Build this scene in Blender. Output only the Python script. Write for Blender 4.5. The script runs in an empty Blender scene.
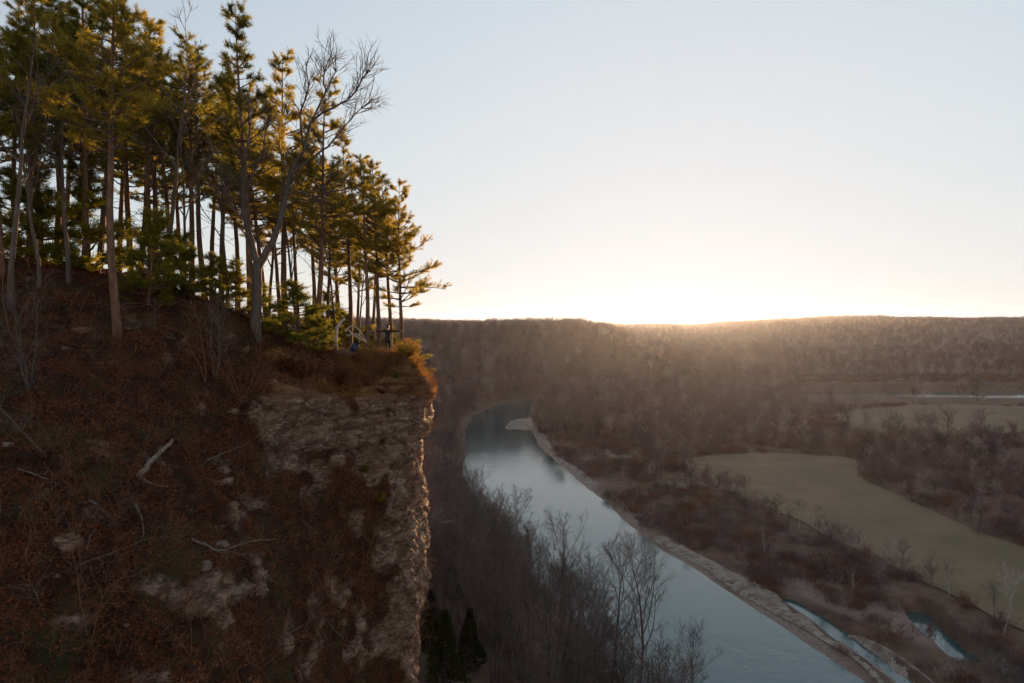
import bpy, math, random
import numpy as np
from mathutils import Vector, Matrix
from mathutils.geometry import delaunay_2d_cdt

rng = np.random.default_rng(7)
random.seed(7)
sc = bpy.context.scene
C = sc.collection
W, H, F = 1024, 683, 683.0
PITCH = math.atan((341.5 - 322.0) / F)
WATER = -60.0

# ------------------------------------------------------------------ camera maths
def P(px, py, Y):
    """world point on the sight line through a picture position, Y metres ahead"""
    px = np.asarray(px, float); py = np.asarray(py, float); Y = np.asarray(Y, float)
    dx = (px - 512) / F; dz = -(py - 341.5) / F
    cy = math.cos(PITCH) + dz * math.sin(PITCH)
    cz = -math.sin(PITCH) + dz * math.cos(PITCH)
    s = Y / cy
    return np.stack([dx * s, Y + 0 * s, cz * s], -1)
def G(px, py, z=WATER):
    p = P(px, py, 1.0)
    return p * (z / p[..., 2:3])
def proj(p):
    p = np.asarray(p, float)
    x, y, z = p[..., 0], p[..., 1], p[..., 2]
    f = y * math.cos(PITCH) - z * math.sin(PITCH)
    u = y * math.sin(PITCH) + z * math.cos(PITCH)
    f = np.maximum(f, 1e-3)
    return 512 + F * x / f, 341.5 - F * u / f

# ------------------------------------------------------------------ numpy noise
def _h(i, j, k, seed):
    n = (i * 374761393 + j * 668265263 + k * 2147483647 + seed * 974634777) & 0xFFFFFFFF
    n = ((n ^ (n >> 13)) * 1274126177) & 0xFFFFFFFF
    n = ((n ^ (n >> 16)) * 2246822519) & 0xFFFFFFFF
    return ((n ^ (n >> 15)) & 0xFFFFFF) / float(0xFFFFFF)
def vnoise(x, y, z, seed=0):
    xi = np.floor(x).astype(np.int64); yi = np.floor(y).astype(np.int64); zi = np.floor(z).astype(np.int64)
    fx, fy, fz = x - xi, y - yi, z - zi
    fx = fx * fx * (3 - 2 * fx); fy = fy * fy * (3 - 2 * fy); fz = fz * fz * (3 - 2 * fz)
    def c(a, b, d): return _h(xi + a, yi + b, zi + d, seed)
    x00 = c(0, 0, 0) * (1 - fx) + c(1, 0, 0) * fx
    x10 = c(0, 1, 0) * (1 - fx) + c(1, 1, 0) * fx
    x01 = c(0, 0, 1) * (1 - fx) + c(1, 0, 1) * fx
    x11 = c(0, 1, 1) * (1 - fx) + c(1, 1, 1) * fx
    return ((x00 * (1 - fy) + x10 * fy) * (1 - fz) + (x01 * (1 - fy) + x11 * fy) * fz) * 2 - 1
def fbm(x, y, z, oct=4, seed=0, gain=0.5):
    s = 0; a = 1.0; t = 0
    for o in range(oct):
        s = s + a * vnoise(x * 2 ** o + 17.3 * o, y * 2 ** o - 9.1 * o, z * 2 ** o + 3.7 * o, seed + o)
        t += a; a *= gain
    return s / t
def sst(a, b, x):
    t = np.clip((x - a) / (b - a), 0, 1)
    return t * t * (3 - 2 * t)

# ------------------------------------------------------------------ objects
def mk(name, V, Fc, mat, parent=None, smooth=False, attrs=None, mesh_only=False):
    """mesh from a vertex array and a list of index arrays ((n,3) or (n,4))"""
    V = np.asarray(V, np.float32)
    if not isinstance(Fc, (list, tuple)): Fc = [Fc]
    Fc = [np.asarray(f, np.int32) for f in Fc if len(f)]
    me = bpy.data.meshes.new(name)
    me.vertices.add(len(V)); me.vertices.foreach_set('co', V.ravel())
    tot = sum(f.size for f in Fc); n = sum(len(f) for f in Fc)
    me.loops.add(tot); me.polygons.add(n)
    me.loops.foreach_set('vertex_index', np.concatenate([f.ravel() for f in Fc]))
    ls = np.concatenate([np.full(len(f), f.shape[1]) for f in Fc])
    st = np.concatenate([[0], np.cumsum(ls)[:-1]]).astype(np.int32)
    me.polygons.foreach_set('loop_start', st)
    if smooth: me.polygons.foreach_set('use_smooth', np.ones(n, bool))
    if attrs:
        for k, a in attrs.items():
            at = me.attributes.new(k, 'FLOAT', 'POINT'); at.data.foreach_set('value', np.asarray(a, np.float32))
    me.update(calc_edges=True)
    me.materials.append(mat)
    if mesh_only: return me
    return link(name, me, parent)
def link(name, me, parent=None):
    o = bpy.data.objects.new(name, me); C.objects.link(o)
    if parent is not None: o.parent = parent
    return o
def empty(name, loc=(0, 0, 0), rz=0, s=1.0, tilt=(0, 0)):
    o = bpy.data.objects.new(name, None); C.objects.link(o)
    o.location = [float(v) for v in loc]; o.rotation_euler = (tilt[0], tilt[1], rz); o.scale = (s, s, s)
    o.empty_display_size = .3
    return o
def tag(o, label=None, cat=None, group=None, kind=None):
    if label: o['label'] = label
    if cat: o['category'] = cat
    if group: o['group'] = group
    if kind: o['kind'] = kind
    return o

class MB:
    """collects tapered prisms, tubes and blades into one mesh"""
    def __init__(s): s.V = []; s.T = []; s.Q = []; s.n = 0
    def add(s, V, T=None, Q=None):
        V = np.asarray(V, float).reshape(-1, 3)
        if T is not None and len(T): s.T.append(np.asarray(T) + s.n)
        if Q is not None and len(Q): s.Q.append(np.asarray(Q) + s.n)
        s.V.append(V); s.n += len(V)
    def segs(s, P0, P1, R0, R1, k=3):
        P0 = np.asarray(P0, float); P1 = np.asarray(P1, float); n = len(P0)
        if n == 0: return
        R0 = np.broadcast_to(R0, n); R1 = np.broadcast_to(R1, n)
        d = P1 - P0; d /= np.maximum(np.linalg.norm(d, axis=1, keepdims=True), 1e-9)
        ref = np.where(np.abs(d[:, 2:3]) > .9, [[1., 0, 0]], [[0, 0, 1.]])
        a = np.cross(d, ref); a /= np.linalg.norm(a, axis=1, keepdims=True); b = np.cross(d, a)
        if k == 2:
            V = np.stack([P0 - a * R0[:, None], P0 + a * R0[:, None], P1 + a * R1[:, None], P1 - a * R1[:, None]], 1)
            s.add(V, Q=np.arange(n * 4).reshape(n, 4)); return
        th = np.arange(k) * 2 * math.pi / k
        off = a[:, None] * np.cos(th)[None, :, None] + b[:, None] * np.sin(th)[None, :, None]
        V = np.concatenate([P0[:, None] + off * R0[:, None, None], P1[:, None] + off * R1[:, None, None]], 1)
        i = np.arange(k); j = (i + 1) % k
        q = np.stack([i, j, j + k, i + k], 1)
        Q = (q[None] + (np.arange(n) * 2 * k)[:, None, None]).reshape(-1, 4)
        s.add(V, Q=Q)
    def tube(s, pts, R, k=8, rough=0.0, cap=True):
        pts = np.asarray(pts, float); n = len(pts); R = np.broadcast_to(R, n)
        t = np.gradient(pts, axis=0); t /= np.maximum(np.linalg.norm(t, axis=1, keepdims=True), 1e-9)
        ref = np.array([0, 1., 0]) if abs(t[0, 2]) > .6 else np.array([0, 0, 1.])
        th = np.arange(k) * 2 * math.pi / k
        V = []
        for i in range(n):
            a = np.cross(t[i], ref); a /= max(np.linalg.norm(a), 1e-9); b = np.cross(t[i], a)
            r = R[i] * (1 + rough * rng.uniform(-1, 1, k))
            V.append(pts[i] + (np.cos(th) * r)[:, None] * a + (np.sin(th) * r)[:, None] * b)
        V = np.concatenate(V)
        i = np.arange(k); j = (i + 1) % k
        q = np.stack([i, j, j + k, i + k], 1)
        Q = (q[None] + (np.arange(n - 1) * k)[:, None, None]).reshape(-1, 4)
        T = None
        if cap:
            V = np.concatenate([V, pts[:1], pts[-1:]])
            T = np.concatenate([np.stack([j, i, np.full(k, n * k)], 1), np.stack([i + (n - 1) * k, j + (n - 1) * k, np.full(k, n * k + 1)], 1)])
        s.add(V, T=T, Q=Q)
    def blades(s, P0, D, L, Wd):
        """thin pointed triangles from P0 along D"""
        n = len(P0); D = D / np.linalg.norm(D, axis=1, keepdims=True)
        r = rng.normal(size=(n, 3)); a = np.cross(D, r); a /= np.maximum(np.linalg.norm(a, axis=1, keepdims=True), 1e-9)
        L = np.broadcast_to(L, n)[:, None]; Wd = np.broadcast_to(Wd, n)[:, None]
        V = np.stack([P0 - a * Wd / 2, P0 + a * Wd / 2, P0 + D * L], 1)
        s.add(V, T=np.arange(n * 3).reshape(n, 3))
    def leaves(s, P0, L, Wd, flat=0.0):
        n = len(P0); d = rng.normal(size=(n, 3)); d[:, 2] *= (1 - flat); d /= np.linalg.norm(d, axis=1, keepdims=True)
        r = rng.normal(size=(n, 3)); r[:, 2] *= (1 - flat); a = np.cross(d, np.cross(r, d)); a /= np.maximum(np.linalg.norm(a, axis=1, keepdims=True), 1e-9)
        L = np.broadcast_to(L, n)[:, None]; Wd = np.broadcast_to(Wd, n)[:, None]
        V = np.stack([P0 - d * L / 2, P0 + a * Wd / 2, P0 + d * L / 2, P0 - a * Wd / 2], 1)
        s.add(V, Q=np.arange(n * 4).reshape(n, 4))
    def mesh(s, name, mat, smooth=False):
        Fc = []
        if s.T: Fc.append(np.concatenate(s.T))
        if s.Q: Fc.append(np.concatenate(s.Q))
        return mk(name, np.concatenate(s.V), Fc, mat, smooth=smooth, mesh_only=True)
    def build(s, name, mat, parent=None, smooth=False):
        return link(name, s.mesh(name, mat, smooth), parent)

# ------------------------------------------------------------------ materials
class NT:
    def __init__(s, name):
        s.m = bpy.data.materials.new(name); s.m.use_nodes = True; s.t = s.m.node_tree; s.t.nodes.clear()
        s.out = s.n('ShaderNodeOutputMaterial')
    def n(s, ty, **kw):
        nd = s.t.nodes.new(ty)
        for k, v in kw.items():
            if k in nd.inputs.keys(): s.set(nd.inputs[k], v)
            else: setattr(nd, k, v)
        return nd
    def set(s, inp, v):
        if isinstance(v, bpy.types.NodeSocket): s.t.links.new(v, inp)
        elif isinstance(v, bpy.types.Node): s.t.links.new(v.outputs[0], inp)
        else: inp.default_value = v
    def coord(s, kind='Object', scale=(1, 1, 1)):
        tc = s.n('ShaderNodeTexCoord'); mp = s.n('ShaderNodeMapping'); s.t.links.new(tc.outputs[kind], mp.inputs[0])
        mp.inputs['Scale'].default_value = scale; return mp.outputs[0]
    def noise(s, vec, scale, detail=6, rough=.6, dist=0.0):
        nd = s.n('ShaderNodeTexNoise'); s.set(nd.inputs['Vector'], vec); nd.inputs['Scale'].default_value = scale
        nd.inputs['Detail'].default_value = detail; nd.inputs['Roughness'].default_value = rough; nd.inputs['Distortion'].default_value = dist
        return nd.outputs['Fac']
    def ramp(s, fac, stops):
        r = s.n('ShaderNodeValToRGB'); s.set(r.inputs[0], fac); e = r.color_ramp.elements
        while len(e) < len(stops): e.new(.5)
        for i, (p, c) in enumerate(stops):
            e[i].position = p; e[i].color = (*c, 1) if len(c) == 3 else c
        return r.outputs[0]
    def mix(s, fac, a, b, mode='MIX'):
        m = s.n('ShaderNodeMix', data_type='RGBA', blend_type=mode)
        s.set(m.inputs[0], fac); s.set(m.inputs[6], a if not isinstance(a, tuple) else (*a, 1)); s.set(m.inputs[7], b if not isinstance(b, tuple) else (*b, 1))
        return m.outputs[2]
    def math(s, op, a, b=0.0, c=None, clamp=False):
        m = s.n('ShaderNodeMath', operation=op, use_clamp=clamp); s.set(m.inputs[0], a); s.set(m.inputs[1], b)
        if c is not None: s.set(m.inputs[2], c)
        return m.outputs[0]
    def attr(s, name): return s.n('ShaderNodeAttribute', attribute_name=name).outputs['Fac']
    def princ(s, col, rough=.9, bump=None, bstr=.5, bdist=.1, spec=.2, **kw):
        p = s.n('ShaderNodeBsdfPrincipled'); s.set(p.inputs['Base Color'], (*col, 1) if isinstance(col, tuple) else col)
        s.set(p.inputs['Roughness'], rough); p.inputs['Specular IOR Level'].default_value = spec
        for k, v in kw.items(): s.set(p.inputs[k.replace('_', ' ')], v)
        if bump is not None:
            b = s.n('ShaderNodeBump'); b.inputs['Strength'].default_value = bstr; b.inputs['Distance'].default_value = bdist
            s.set(b.inputs['Height'], bump); s.t.links.new(b.outputs[0], p.inputs['Normal'])
        s.p = p
        s.t.links.new(p.outputs[0], s.out.inputs[0]); return s.m

def bark_mat(name, c0, c1, c2, sc_=6.0):
    t = NT(name); v = t.coord('Object', (1, 1, .25)); n1 = t.noise(v, sc_, 7, .65); n2 = t.noise(t.coord('Object'), .6, 3)
    col = t.ramp(n1, [(.3, c0), (.55, c1), (.75, c2)])
    rnd = t.n('ShaderNodeObjectInfo').outputs['Random']
    col = t.mix(t.math('MULTIPLY', rnd, .45), col, tuple(x * .55 for x in c1))
    col = t.mix(t.math('MULTIPLY', n2, .4), col, tuple(x * 1.25 for x in c0))
    return t.princ(col, .95, n1, .8, .04)
def leaf_mat(name, stops, trans=.4, scale=.5, rough=.7):
    t = NT(name); n1 = t.noise(t.coord('Object'), scale, 4, .6)
    rnd = t.n('ShaderNodeObjectInfo').outputs['Random']
    isl = t.n('ShaderNodeNewGeometry').outputs['Random Per Island']
    f = t.math('ADD', t.math('MULTIPLY', n1, .7), t.math('MULTIPLY', isl, .3))
    f = t.math('ADD', f, t.math('MULTIPLY', t.math('SUBTRACT', rnd, .5), .25))
    col = t.ramp(f, stops)
    d = t.n('ShaderNodeBsdfDiffuse', Color=col); tr = t.n('ShaderNodeBsdfTranslucent', Color=col)
    m = t.n('ShaderNodeMixShader'); m.inputs[0].default_value = trans
    t.t.links.new(d.outputs[0], m.inputs[1]); t.t.links.new(tr.outputs[0], m.inputs[2])
    t.t.links.new(m.outputs[0], t.out.inputs[0]); return t.m
def plain(name, col, rough=.8, var=.3, scale=8, spec=.2):
    t = NT(name); n = t.noise(t.coord('Object'), scale, 4)
    c = t.mix(n, tuple(x * (1 - var) for x in col), tuple(x * (1 + var) for x in col))
    return t.princ(c, rough, n, .2, .01, spec)

M = {}
M['pine_bark'] = bark_mat('pine_bark', (.05, .03, .021), (.15, .088, .055), (.30, .19, .125))
M['grey_bark'] = bark_mat('grey_bark', (.045, .036, .03), (.10, .085, .074), (.20, .17, .15))
M['far_bark'] = bark_mat('far_bark', (.055, .045, .04), (.11, .09, .08), (.20, .17, .155))
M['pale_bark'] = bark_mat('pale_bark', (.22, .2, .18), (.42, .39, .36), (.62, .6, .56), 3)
M['fallen_wood'] = bark_mat('fallen_wood', (.08, .065, .055), (.17, .145, .125), (.26, .235, .21), 5)
M['twig'] = plain('twig', (.10, .085, .08), .9)
M['twig_red'] = plain('twig_red', (.12, .06, .038), .9)
M['needles'] = leaf_mat('needles', [(.25, (.06, .07, .014)), (.48, (.18, .165, .026)), (.7, (.36, .265, .045))], .64)
M['needles_young'] = leaf_mat('needles_young', [(.25, (.06, .075, .012)), (.5, (.17, .16, .022)), (.75, (.34, .26, .035))], .6)
M['cedar'] = leaf_mat('cedar', [(.25, (.012, .02, .008)), (.6, (.03, .042, .014)), (.8, (.05, .06, .02))], .25)
M['dry_leaf'] = leaf_mat('dry_leaf', [(.25, (.012, .005, .003)), (.45, (.055, .019, .008)), (.6, (.13, .042, .017)), (.8, (.26, .12, .05))], .2, .7)
M['dry_grass'] = leaf_mat('dry_grass', [(.2, (.12, .05, .015)), (.5, (.25, .13, .04)), (.8, (.36, .22, .07))], .45, 1.2)

# ------------------------------------------------------------------ river and terrain
RC = np.array([(75, -40), (58, 20), (48, 62), (38, 113), (29, 147), (18, 180), (12, 207), (6, 244), (1, 275), (-3, 310), (-6, 350), (-8, 400), (-5, 448),
               (10, 500), (48, 540), (110, 562), (180, 572), (260, 572), (340, 566), (420, 562), (520, 575), (640, 620), (800, 700), (1100, 800)], float)
RW = np.array([22, 21, 20, 19.5, 19, 20, 21, 21, 21, 19, 18, 18, 17, 15, 14, 14, 15, 17, 23, 27, 27, 24, 20, 20], float)
def catmull(pts, m):
    pts = np.asarray(pts, float); n = len(pts); t = np.linspace(0, n - 1, m); i = np.clip(t.astype(int), 0, n - 2); f = (t - i)
    f = f.reshape((-1,) + (1,) * (pts.ndim - 1))
    p0 = pts[np.clip(i - 1, 0, n - 1)]; p1 = pts[i]; p2 = pts[i + 1]; p3 = pts[np.clip(i + 2, 0, n - 1)]
    return .5 * (2 * p1 + (p2 - p0) * f + (2 * p0 - 5 * p1 + 4 * p2 - p3) * f ** 2 + (3 * p1 - p0 - 3 * p2 + p3) * f ** 3)
RCs = catmull(RC, 260); RWs = catmull(RW, 260)
Rt = np.gradient(RCs, axis=0); Rt /= np.linalg.norm(Rt, axis=1, keepdims=True)
def river(X, Y):
    """distance outside the water's edge (negative in the water) and side (+1 = outer, bluff side)"""
    sh = X.shape; X = X.ravel(); Y = Y.ravel(); D = np.empty(len(X)); S = np.empty(len(X)); T = np.empty(len(X))
    for a in range(0, len(X), 20000):
        b = slice(a, a + 20000)
        dx = X[b, None] - RCs[None, :, 0]; dy = Y[b, None] - RCs[None, :, 1]
        q = np.hypot(dx, dy); k = q.argmin(1); r = np.arange(len(k))
        D[b] = q[r, k] - RWs[k]; S[b] = np.sign(Rt[k, 0] * dy[r, k] - Rt[k, 1] * dx[r, k]); T[b] = k / 259.
    return D.reshape(sh), S.reshape(sh), T.reshape(sh)
RIDGE = np.array([(-800, 316), (100, 318), (415, 320), (500, 323), (560, 323), (620, 325), (690, 325), (740, 322), (790, 319), (850, 317), (930, 319), (1024, 319), (1300, 316), (2200, 315)], float)
# side channels and the pond on the right bank (picture positions at water level)
def gpts(l): return [tuple(G(a, b)[:2]) for a, b in l]
CH1 = np.array(gpts([(790, 602), (822, 622), (845, 640), (875, 660), (915, 692), (960, 740)]))
CH2 = np.array(gpts([(918, 617), (930, 632), (948, 648), (968, 664)]))
def seg_dist(X, Y, L):
    d = np.full(X.shape, 1e9)
    for (x0, y0), (x1, y1) in zip(L[:-1], L[1:]):
        vx, vy = x1 - x0, y1 - y0; t = np.clip(((X - x0) * vx + (Y - y0) * vy) / (vx * vx + vy * vy), 0, 1)
        d = np.minimum(d, np.hypot(X - x0 - t * vx, Y - y0 - t * vy))
    return d
def height(X, Y):
    X = np.asarray(X, float); Y = np.asarray(Y, float)
    D, S, T = river(X, Y)
    D = D + 1.5 * fbm(X / 14, Y / 14, X * 0, 3, 5) * sst(-6, 3, D)
    n1 = fbm(X / 60, Y / 60, X * 0, 4, 11); n2 = fbm(X / 9, Y / 9, X * 0, 3, 21)
    plain_ = -60.1 + 1.0 * sst(0, 4, D) + 1.9 * sst(6, 26, D) + .35 * n2 * sst(3, 20, D) + .9 * n1 * sst(20, 80, D)
    # the channels in the gravel flats
    c = np.minimum(seg_dist(X, Y, CH1) - 1.1, seg_dist(X, Y, CH2) - 2.6) + .5 * n2
    plain_ = np.where(S < 0, plain_ + (-60.6 - plain_) * (1 - sst(0, 1.6, c)), plain_)
    # bluff on the outer side of the bend
    near = 1 - sst(120, 230, Y)
    slope = .52 * near + .85 * (1 - near)
    top = -13 + 3.5 * fbm(X / 150, Y / 150, X * 0, 3, 31)
    capx = sst(170, -10, X - .10 * Y)
    top = -54 + (top + 54) * capx
    ramp = -59.6 + slope * np.maximum(D - 1, 0) * (1 + .25 * n1) + 1.2 * n2 * sst(2, 12, D)
    ramp = np.where(Y < 140, np.minimum(ramp, -18 + 0 * ramp), ramp)
    k = 8.0
    m = np.clip(.5 + .5 * (top - ramp) / k, 0, 1)
    bl = top * (1 - m) + ramp * m - k * m * (1 - m) * .5
    z = np.where(S > 0, bl, plain_)
    z = np.where(D < 0, -60.1 + np.maximum(D, -8) * .3, z)
    # far country
    px = 512 + F * X / np.maximum(Y, 50)
    rpy = np.interp(px, RIDGE[:, 0], RIDGE[:, 1])
    rz = (322 - rpy) / F * 2300 - 13
    far = sst(1250, 2200, Y + 120 * fbm(X / 400, Y / 400, X * 0, 2, 41))
    roll = -48 + 17 * fbm(X / 260, Y / 260, X * 0, 4, 51)
    mid = sst(620, 900, Y - 200 * sst(.3, .5, X / np.maximum(Y, 1)))
    zf = roll + (rz - roll) * far + 4 * fbm(X / 90, Y / 90, X * 0, 3, 61) * mid
    zf = zf + (-40 - zf) * sst(2600, 3400, Y)
    w = mid * (1 - capx * (1 - sst(900, 1300, Y)))
    z = z + (np.maximum(zf, -57) - z) * w
    return z
def nearest_z(X, Y):
    return height(np.atleast_1d(np.asarray(X, float)), np.atleast_1d(np.asarray(Y, float)))

# terrain sheet: fans out with distance
NU, NVr = 620, 620
tt = np.linspace(-1.5, 1.5, NU)
tt = np.sign(tt) * np.abs(tt / 1.5) ** 1.25 * 1.5 + .12
yy = np.geomspace(70, 3500, NVr)
yy = np.concatenate([np.linspace(-40, 68, 60), yy])
TX = tt[None, :] * np.maximum(yy, 90)[:, None]; TY = np.repeat(yy[:, None], NU, 1)
TZ = height(TX, TY)
def grid_faces(r, c):
    i = np.arange(r * c).reshape(r, c)
    return np.stack([i[:-1, :-1], i[:-1, 1:], i[1:, 1:], i[1:, :-1]], -1).reshape(-1, 4)

t = NT('forest_floor'); v = t.coord('Object')
n1 = t.noise(v, .35, 8, .7); n2 = t.noise(v, .03, 5, .6); n3 = t.noise(v, 2.5, 4, .6)
col = t.ramp(n1, [(.3, (.035, .024, .018)), (.5, (.085, .055, .038)), (.7, (.14, .10, .07))])
col = t.mix(t.math('MULTIPLY', n2, .6), col, (.07, .06, .05))
wet = t.attr('sand')
gr = t.ramp(n3, [(.3, (.10, .085, .075)), (.7, (.24, .21, .19))])
col = t.mix(wet, col, gr)
M['ground'] = t.princ(col, .95, n1, .6, .5)
D, S, T_ = river(TX, TY)
edge = fbm(TX / 10, TY / 10, TX * 0, 3, 71)
sand = sst(6, 1, D + 5 * edge) * np.where(S < 0, 1, .15) * (1 - sst(500, 620, TY))
str_ = fbm((TX + .55 * TY) / 9, (TY - .55 * TX * 0) / 26, TX * 0, 4, 73)
sand = np.maximum(sand, .75 * sst(.05, .4, str_) * (S < 0) * sst(4, 9, D) * (1 - sst(34, 46, D)) * (1 - sst(300, 360, TY)))
g = mk('ground', np.stack([TX, TY, TZ], -1).reshape(-1, 3), grid_faces(len(yy), NU), M['ground'], smooth=True, attrs={'sand': sand.ravel()})
tag(g, 'leaf covered valley floor and wooded hills reaching the horizon', 'ground', kind='structure')

# water
t = NT('river_water'); v = t.coord('Object'); w1 = t.noise(v, .22, 5, .6, .4); w2 = t.noise(t.coord('Object', (1, .45, 1)), 1.6, 4, .6)
w3 = t.noise(v, .03, 3, .5)
hh = t.math('ADD', t.math('MULTIPLY', w1, .7), t.math('MULTIPLY', w2, .25))
t.princ(t.mix(w3, (.02, .055, .062), (.028, .072, .08)), t.math('MULTIPLY_ADD', w3, .12, .03), hh, .35, .25, .7, IOR=1.5, Specular_Tint=(.74, .94, 1, 1))
M['water'] = t.m
wy = np.geomspace(30, 1600, 60); wt = np.linspace(-.6, 1.3, 60)
WX = wt[None] * wy[:, None]; WY = np.repeat(wy[:, None], 60, 1)
WX[:, 0] -= 20
w = mk('river', np.stack([WX, WY, WX * 0 + WATER], -1).reshape(-1, 3), grid_faces(60, 60), M['water'], smooth=True)
tag(w, 'blue river bending through the valley below the cliff', 'river', kind='structure')

# draped sheets
def drape(name, poly, mat, step, lift, rough=1.5, smooth_n=160):
    poly = np.array(poly, float); n = len(poly); ring = catmull(np.concatenate([poly[-1:], poly, poly[:2]]), smooth_n)
    k = np.arange(len(ring)); seg = len(ring) / (n + 2)
    ring = ring[int(seg):int(seg * (n + 1)) - 0]
    jit = np.stack([fbm(ring[:, 0] / 6, ring[:, 1] / 6, ring[:, 0] * 0, 3, 81), fbm(ring[:, 0] / 6, ring[:, 1] / 6, ring[:, 0] * 0 + 9, 3, 82)], -1)
    ring = ring + jit * rough
    ring = ring[:-1]
    lo = ring.min(0); hi = ring.max(0)
    gx, gy = np.meshgrid(np.arange(lo[0], hi[0], step), np.arange(lo[1], hi[1], step)); gp = np.stack([gx.ravel(), gy.ravel()], -1)
    ins = inside(gp, ring); gp = gp[ins]
    gp = gp + rng.uniform(-.2, .2, gp.shape) * step
    vs = [Vector(p) for p in ring] + [Vector(p) for p in gp]
    nr = len(ring)
    r = delaunay_2d_cdt(vs, [(i, (i + 1) % nr) for i in range(nr)], [list(range(nr))], 1, .01)
    V2 = np.array([tuple(p) for p in r[0]]); T = [f for f in r[2] if len(f) == 3]
    z = height(V2[:, 0], V2[:, 1]) + lift
    o = mk(name, np.column_stack([V2, z]), np.array(T), mat, smooth=True)
    return o, ring
def inside(p, ring):
    x, y = p[:, 0], p[:, 1]; c = np.zeros(len(p), bool)
    a = ring; b = np.roll(ring, -1, 0)
    for (x0, y0), (x1, y1) in zip(a, b):
        m = ((y0 > y) != (y1 > y)) & (x < (x1 - x0) * (y - y0) / (y1 - y0 + 1e-12) + x0); c ^= m
    return c
def gfield(pts, z): return [tuple(G(a, b, z)[:2]) for a, b in pts]
t = NT('field_grass'); v = t.coord('Object'); n1 = t.noise(v, .06, 6, .6); n2 = t.noise(v, 1.2, 6, .75); n3 = t.noise(t.coord('Object', (.05, 1, 1)), .25, 3, .5)
f_ = t.math('ADD', t.math('MULTIPLY', n1, .55), t.math('MULTIPLY', n2, .3)); f_ = t.math('ADD', f_, t.math('MULTIPLY', n3, .15))
col = t.ramp(f_, [(.35, (.085, .085, .05)), (.48, (.125, .105, .068)), (.62, (.17, .135, .09))])
wv_ = t.n('ShaderNodeTexWave', wave_type='BANDS', bands_direction='DIAGONAL'); t.set(wv_.inputs['Vector'], v); wv_.inputs['Scale'].default_value = .16; wv_.inputs['Distortion'].default_value = 3.0; wv_.inputs['Detail'].default_value = 3
col = t.mix(t.math('MULTIPLY', wv_.outputs['Fac'], .28), col, (.07, .062, .042))
M['field'] = t.princ(col, .95, n2, .5, .3)
FA = gfield([(678, 462), (700, 457), (760, 453), (820, 456), (852, 459), (862, 478), (915, 503), (980, 532), (1060, 562), (1200, 620), (1160, 690), (1024, 632), (960, 600), (900, 570), (850, 548), (800, 522), (740, 497), (700, 478)], -57.2)
fo, FAr = drape('field', FA, M['field'], 4.0, .22)
tag(fo, 'large olive brown hayfield beside the river woods', 'field', kind='structure')
FB = gfield([(838, 412), (880, 408), (930, 405), (1000, 406), (1060, 410), (1050, 430), (985, 434), (930, 437), (885, 434), (848, 425)], -57.2)
fo2, FBr = drape('meadow', FB, M['field'], 6.0, .22)
tag(fo2, 'small tan meadow behind the woods by the far water', 'meadow', kind='structure')
t = NT('gravel'); v = t.coord('Object'); n1 = t.noise(v, 3.0, 8, .75); n2 = t.noise(v, .15, 4, .6)
col = t.ramp(n1, [(.35, (.10, .092, .08)), (.65, (.33, .31, .275))]); col = t.mix(t.ramp(t.noise(v, .5, 6, .7), [(.45, (0, 0, 0)), (.6, (.8, .8, .8))]), col, (.09, .065, .05))
M['gravel'] = t.princ(col, .9, n1, .5, .15)
GB = gfield([(531, 431), (541, 433), (549, 441), (556, 455), (580, 470), (592, 482), (588, 492), (576, 488), (560, 473), (545, 457), (535, 445)], -59.2)
b1, GBr = drape('gravel_bar', GB, M['gravel'], 3.0, .16, .8)
tag(b1, 'curved pale gravel bar at the bend of the river', 'gravel bar', kind='structure')
GS = gfield([(514, 424), (526, 418), (540, 415), (541, 420), (530, 427), (518, 431)], -59.4)
GT = gfield([(655, 541), (700, 566), (745, 596), (800, 628), (850, 660), (890, 690), (935, 690), (900, 660), (850, 632), (800, 608), (750, 582), (700, 556), (665, 538)], -59.4)
b2, GTr = drape('sand_strip', GT, M['gravel'], 2.0, .12, .8)
tag(b2, 'long sandy strip along the near river bank', 'sand bank', kind='structure')
# spit in the shaded bend: a low mound rising from the water
sp = np.array(GS); c0 = sp.mean(0); rr = []
for k in range(28):
    a = k / 28 * 2 * math.pi; rr.append((math.cos(a), math.sin(a)))
V = [(c0[0], c0[1], -59.3)]; T = []
for ring_i, q in enumerate((.35, .7, 1.0, 1.2)):
    for (ca, sa) in rr:
        qq = q * (1 + .10 * math.sin(2 * math.atan2(sa, ca) + 1) + .08 * math.sin(5 * math.atan2(sa, ca))); x = c0[0] + ca * qq * 10 + sa * qq * 7; y = c0[1] + sa * qq * 26 - ca * qq * 5 + rng.uniform(-.8, .8); V.append((x, y, (-59.35, -59.5, -59.85, -60.5)[ring_i]))
for k in range(28):
    k2 = (k + 1) % 28; T.append((0, 1 + k, 1 + k2))
    for q in range(3):
        a, b = 1 + q * 28 + k, 1 + q * 28 + k2; T += [(a, a + 28, b + 28), (a, b + 28, b)]
tag(mk('gravel_spit', np.array(V), np.array(T), M['gravel'], smooth=True), 'small gravel spit in the shaded bend of the river', 'gravel bar', kind='structure')

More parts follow.
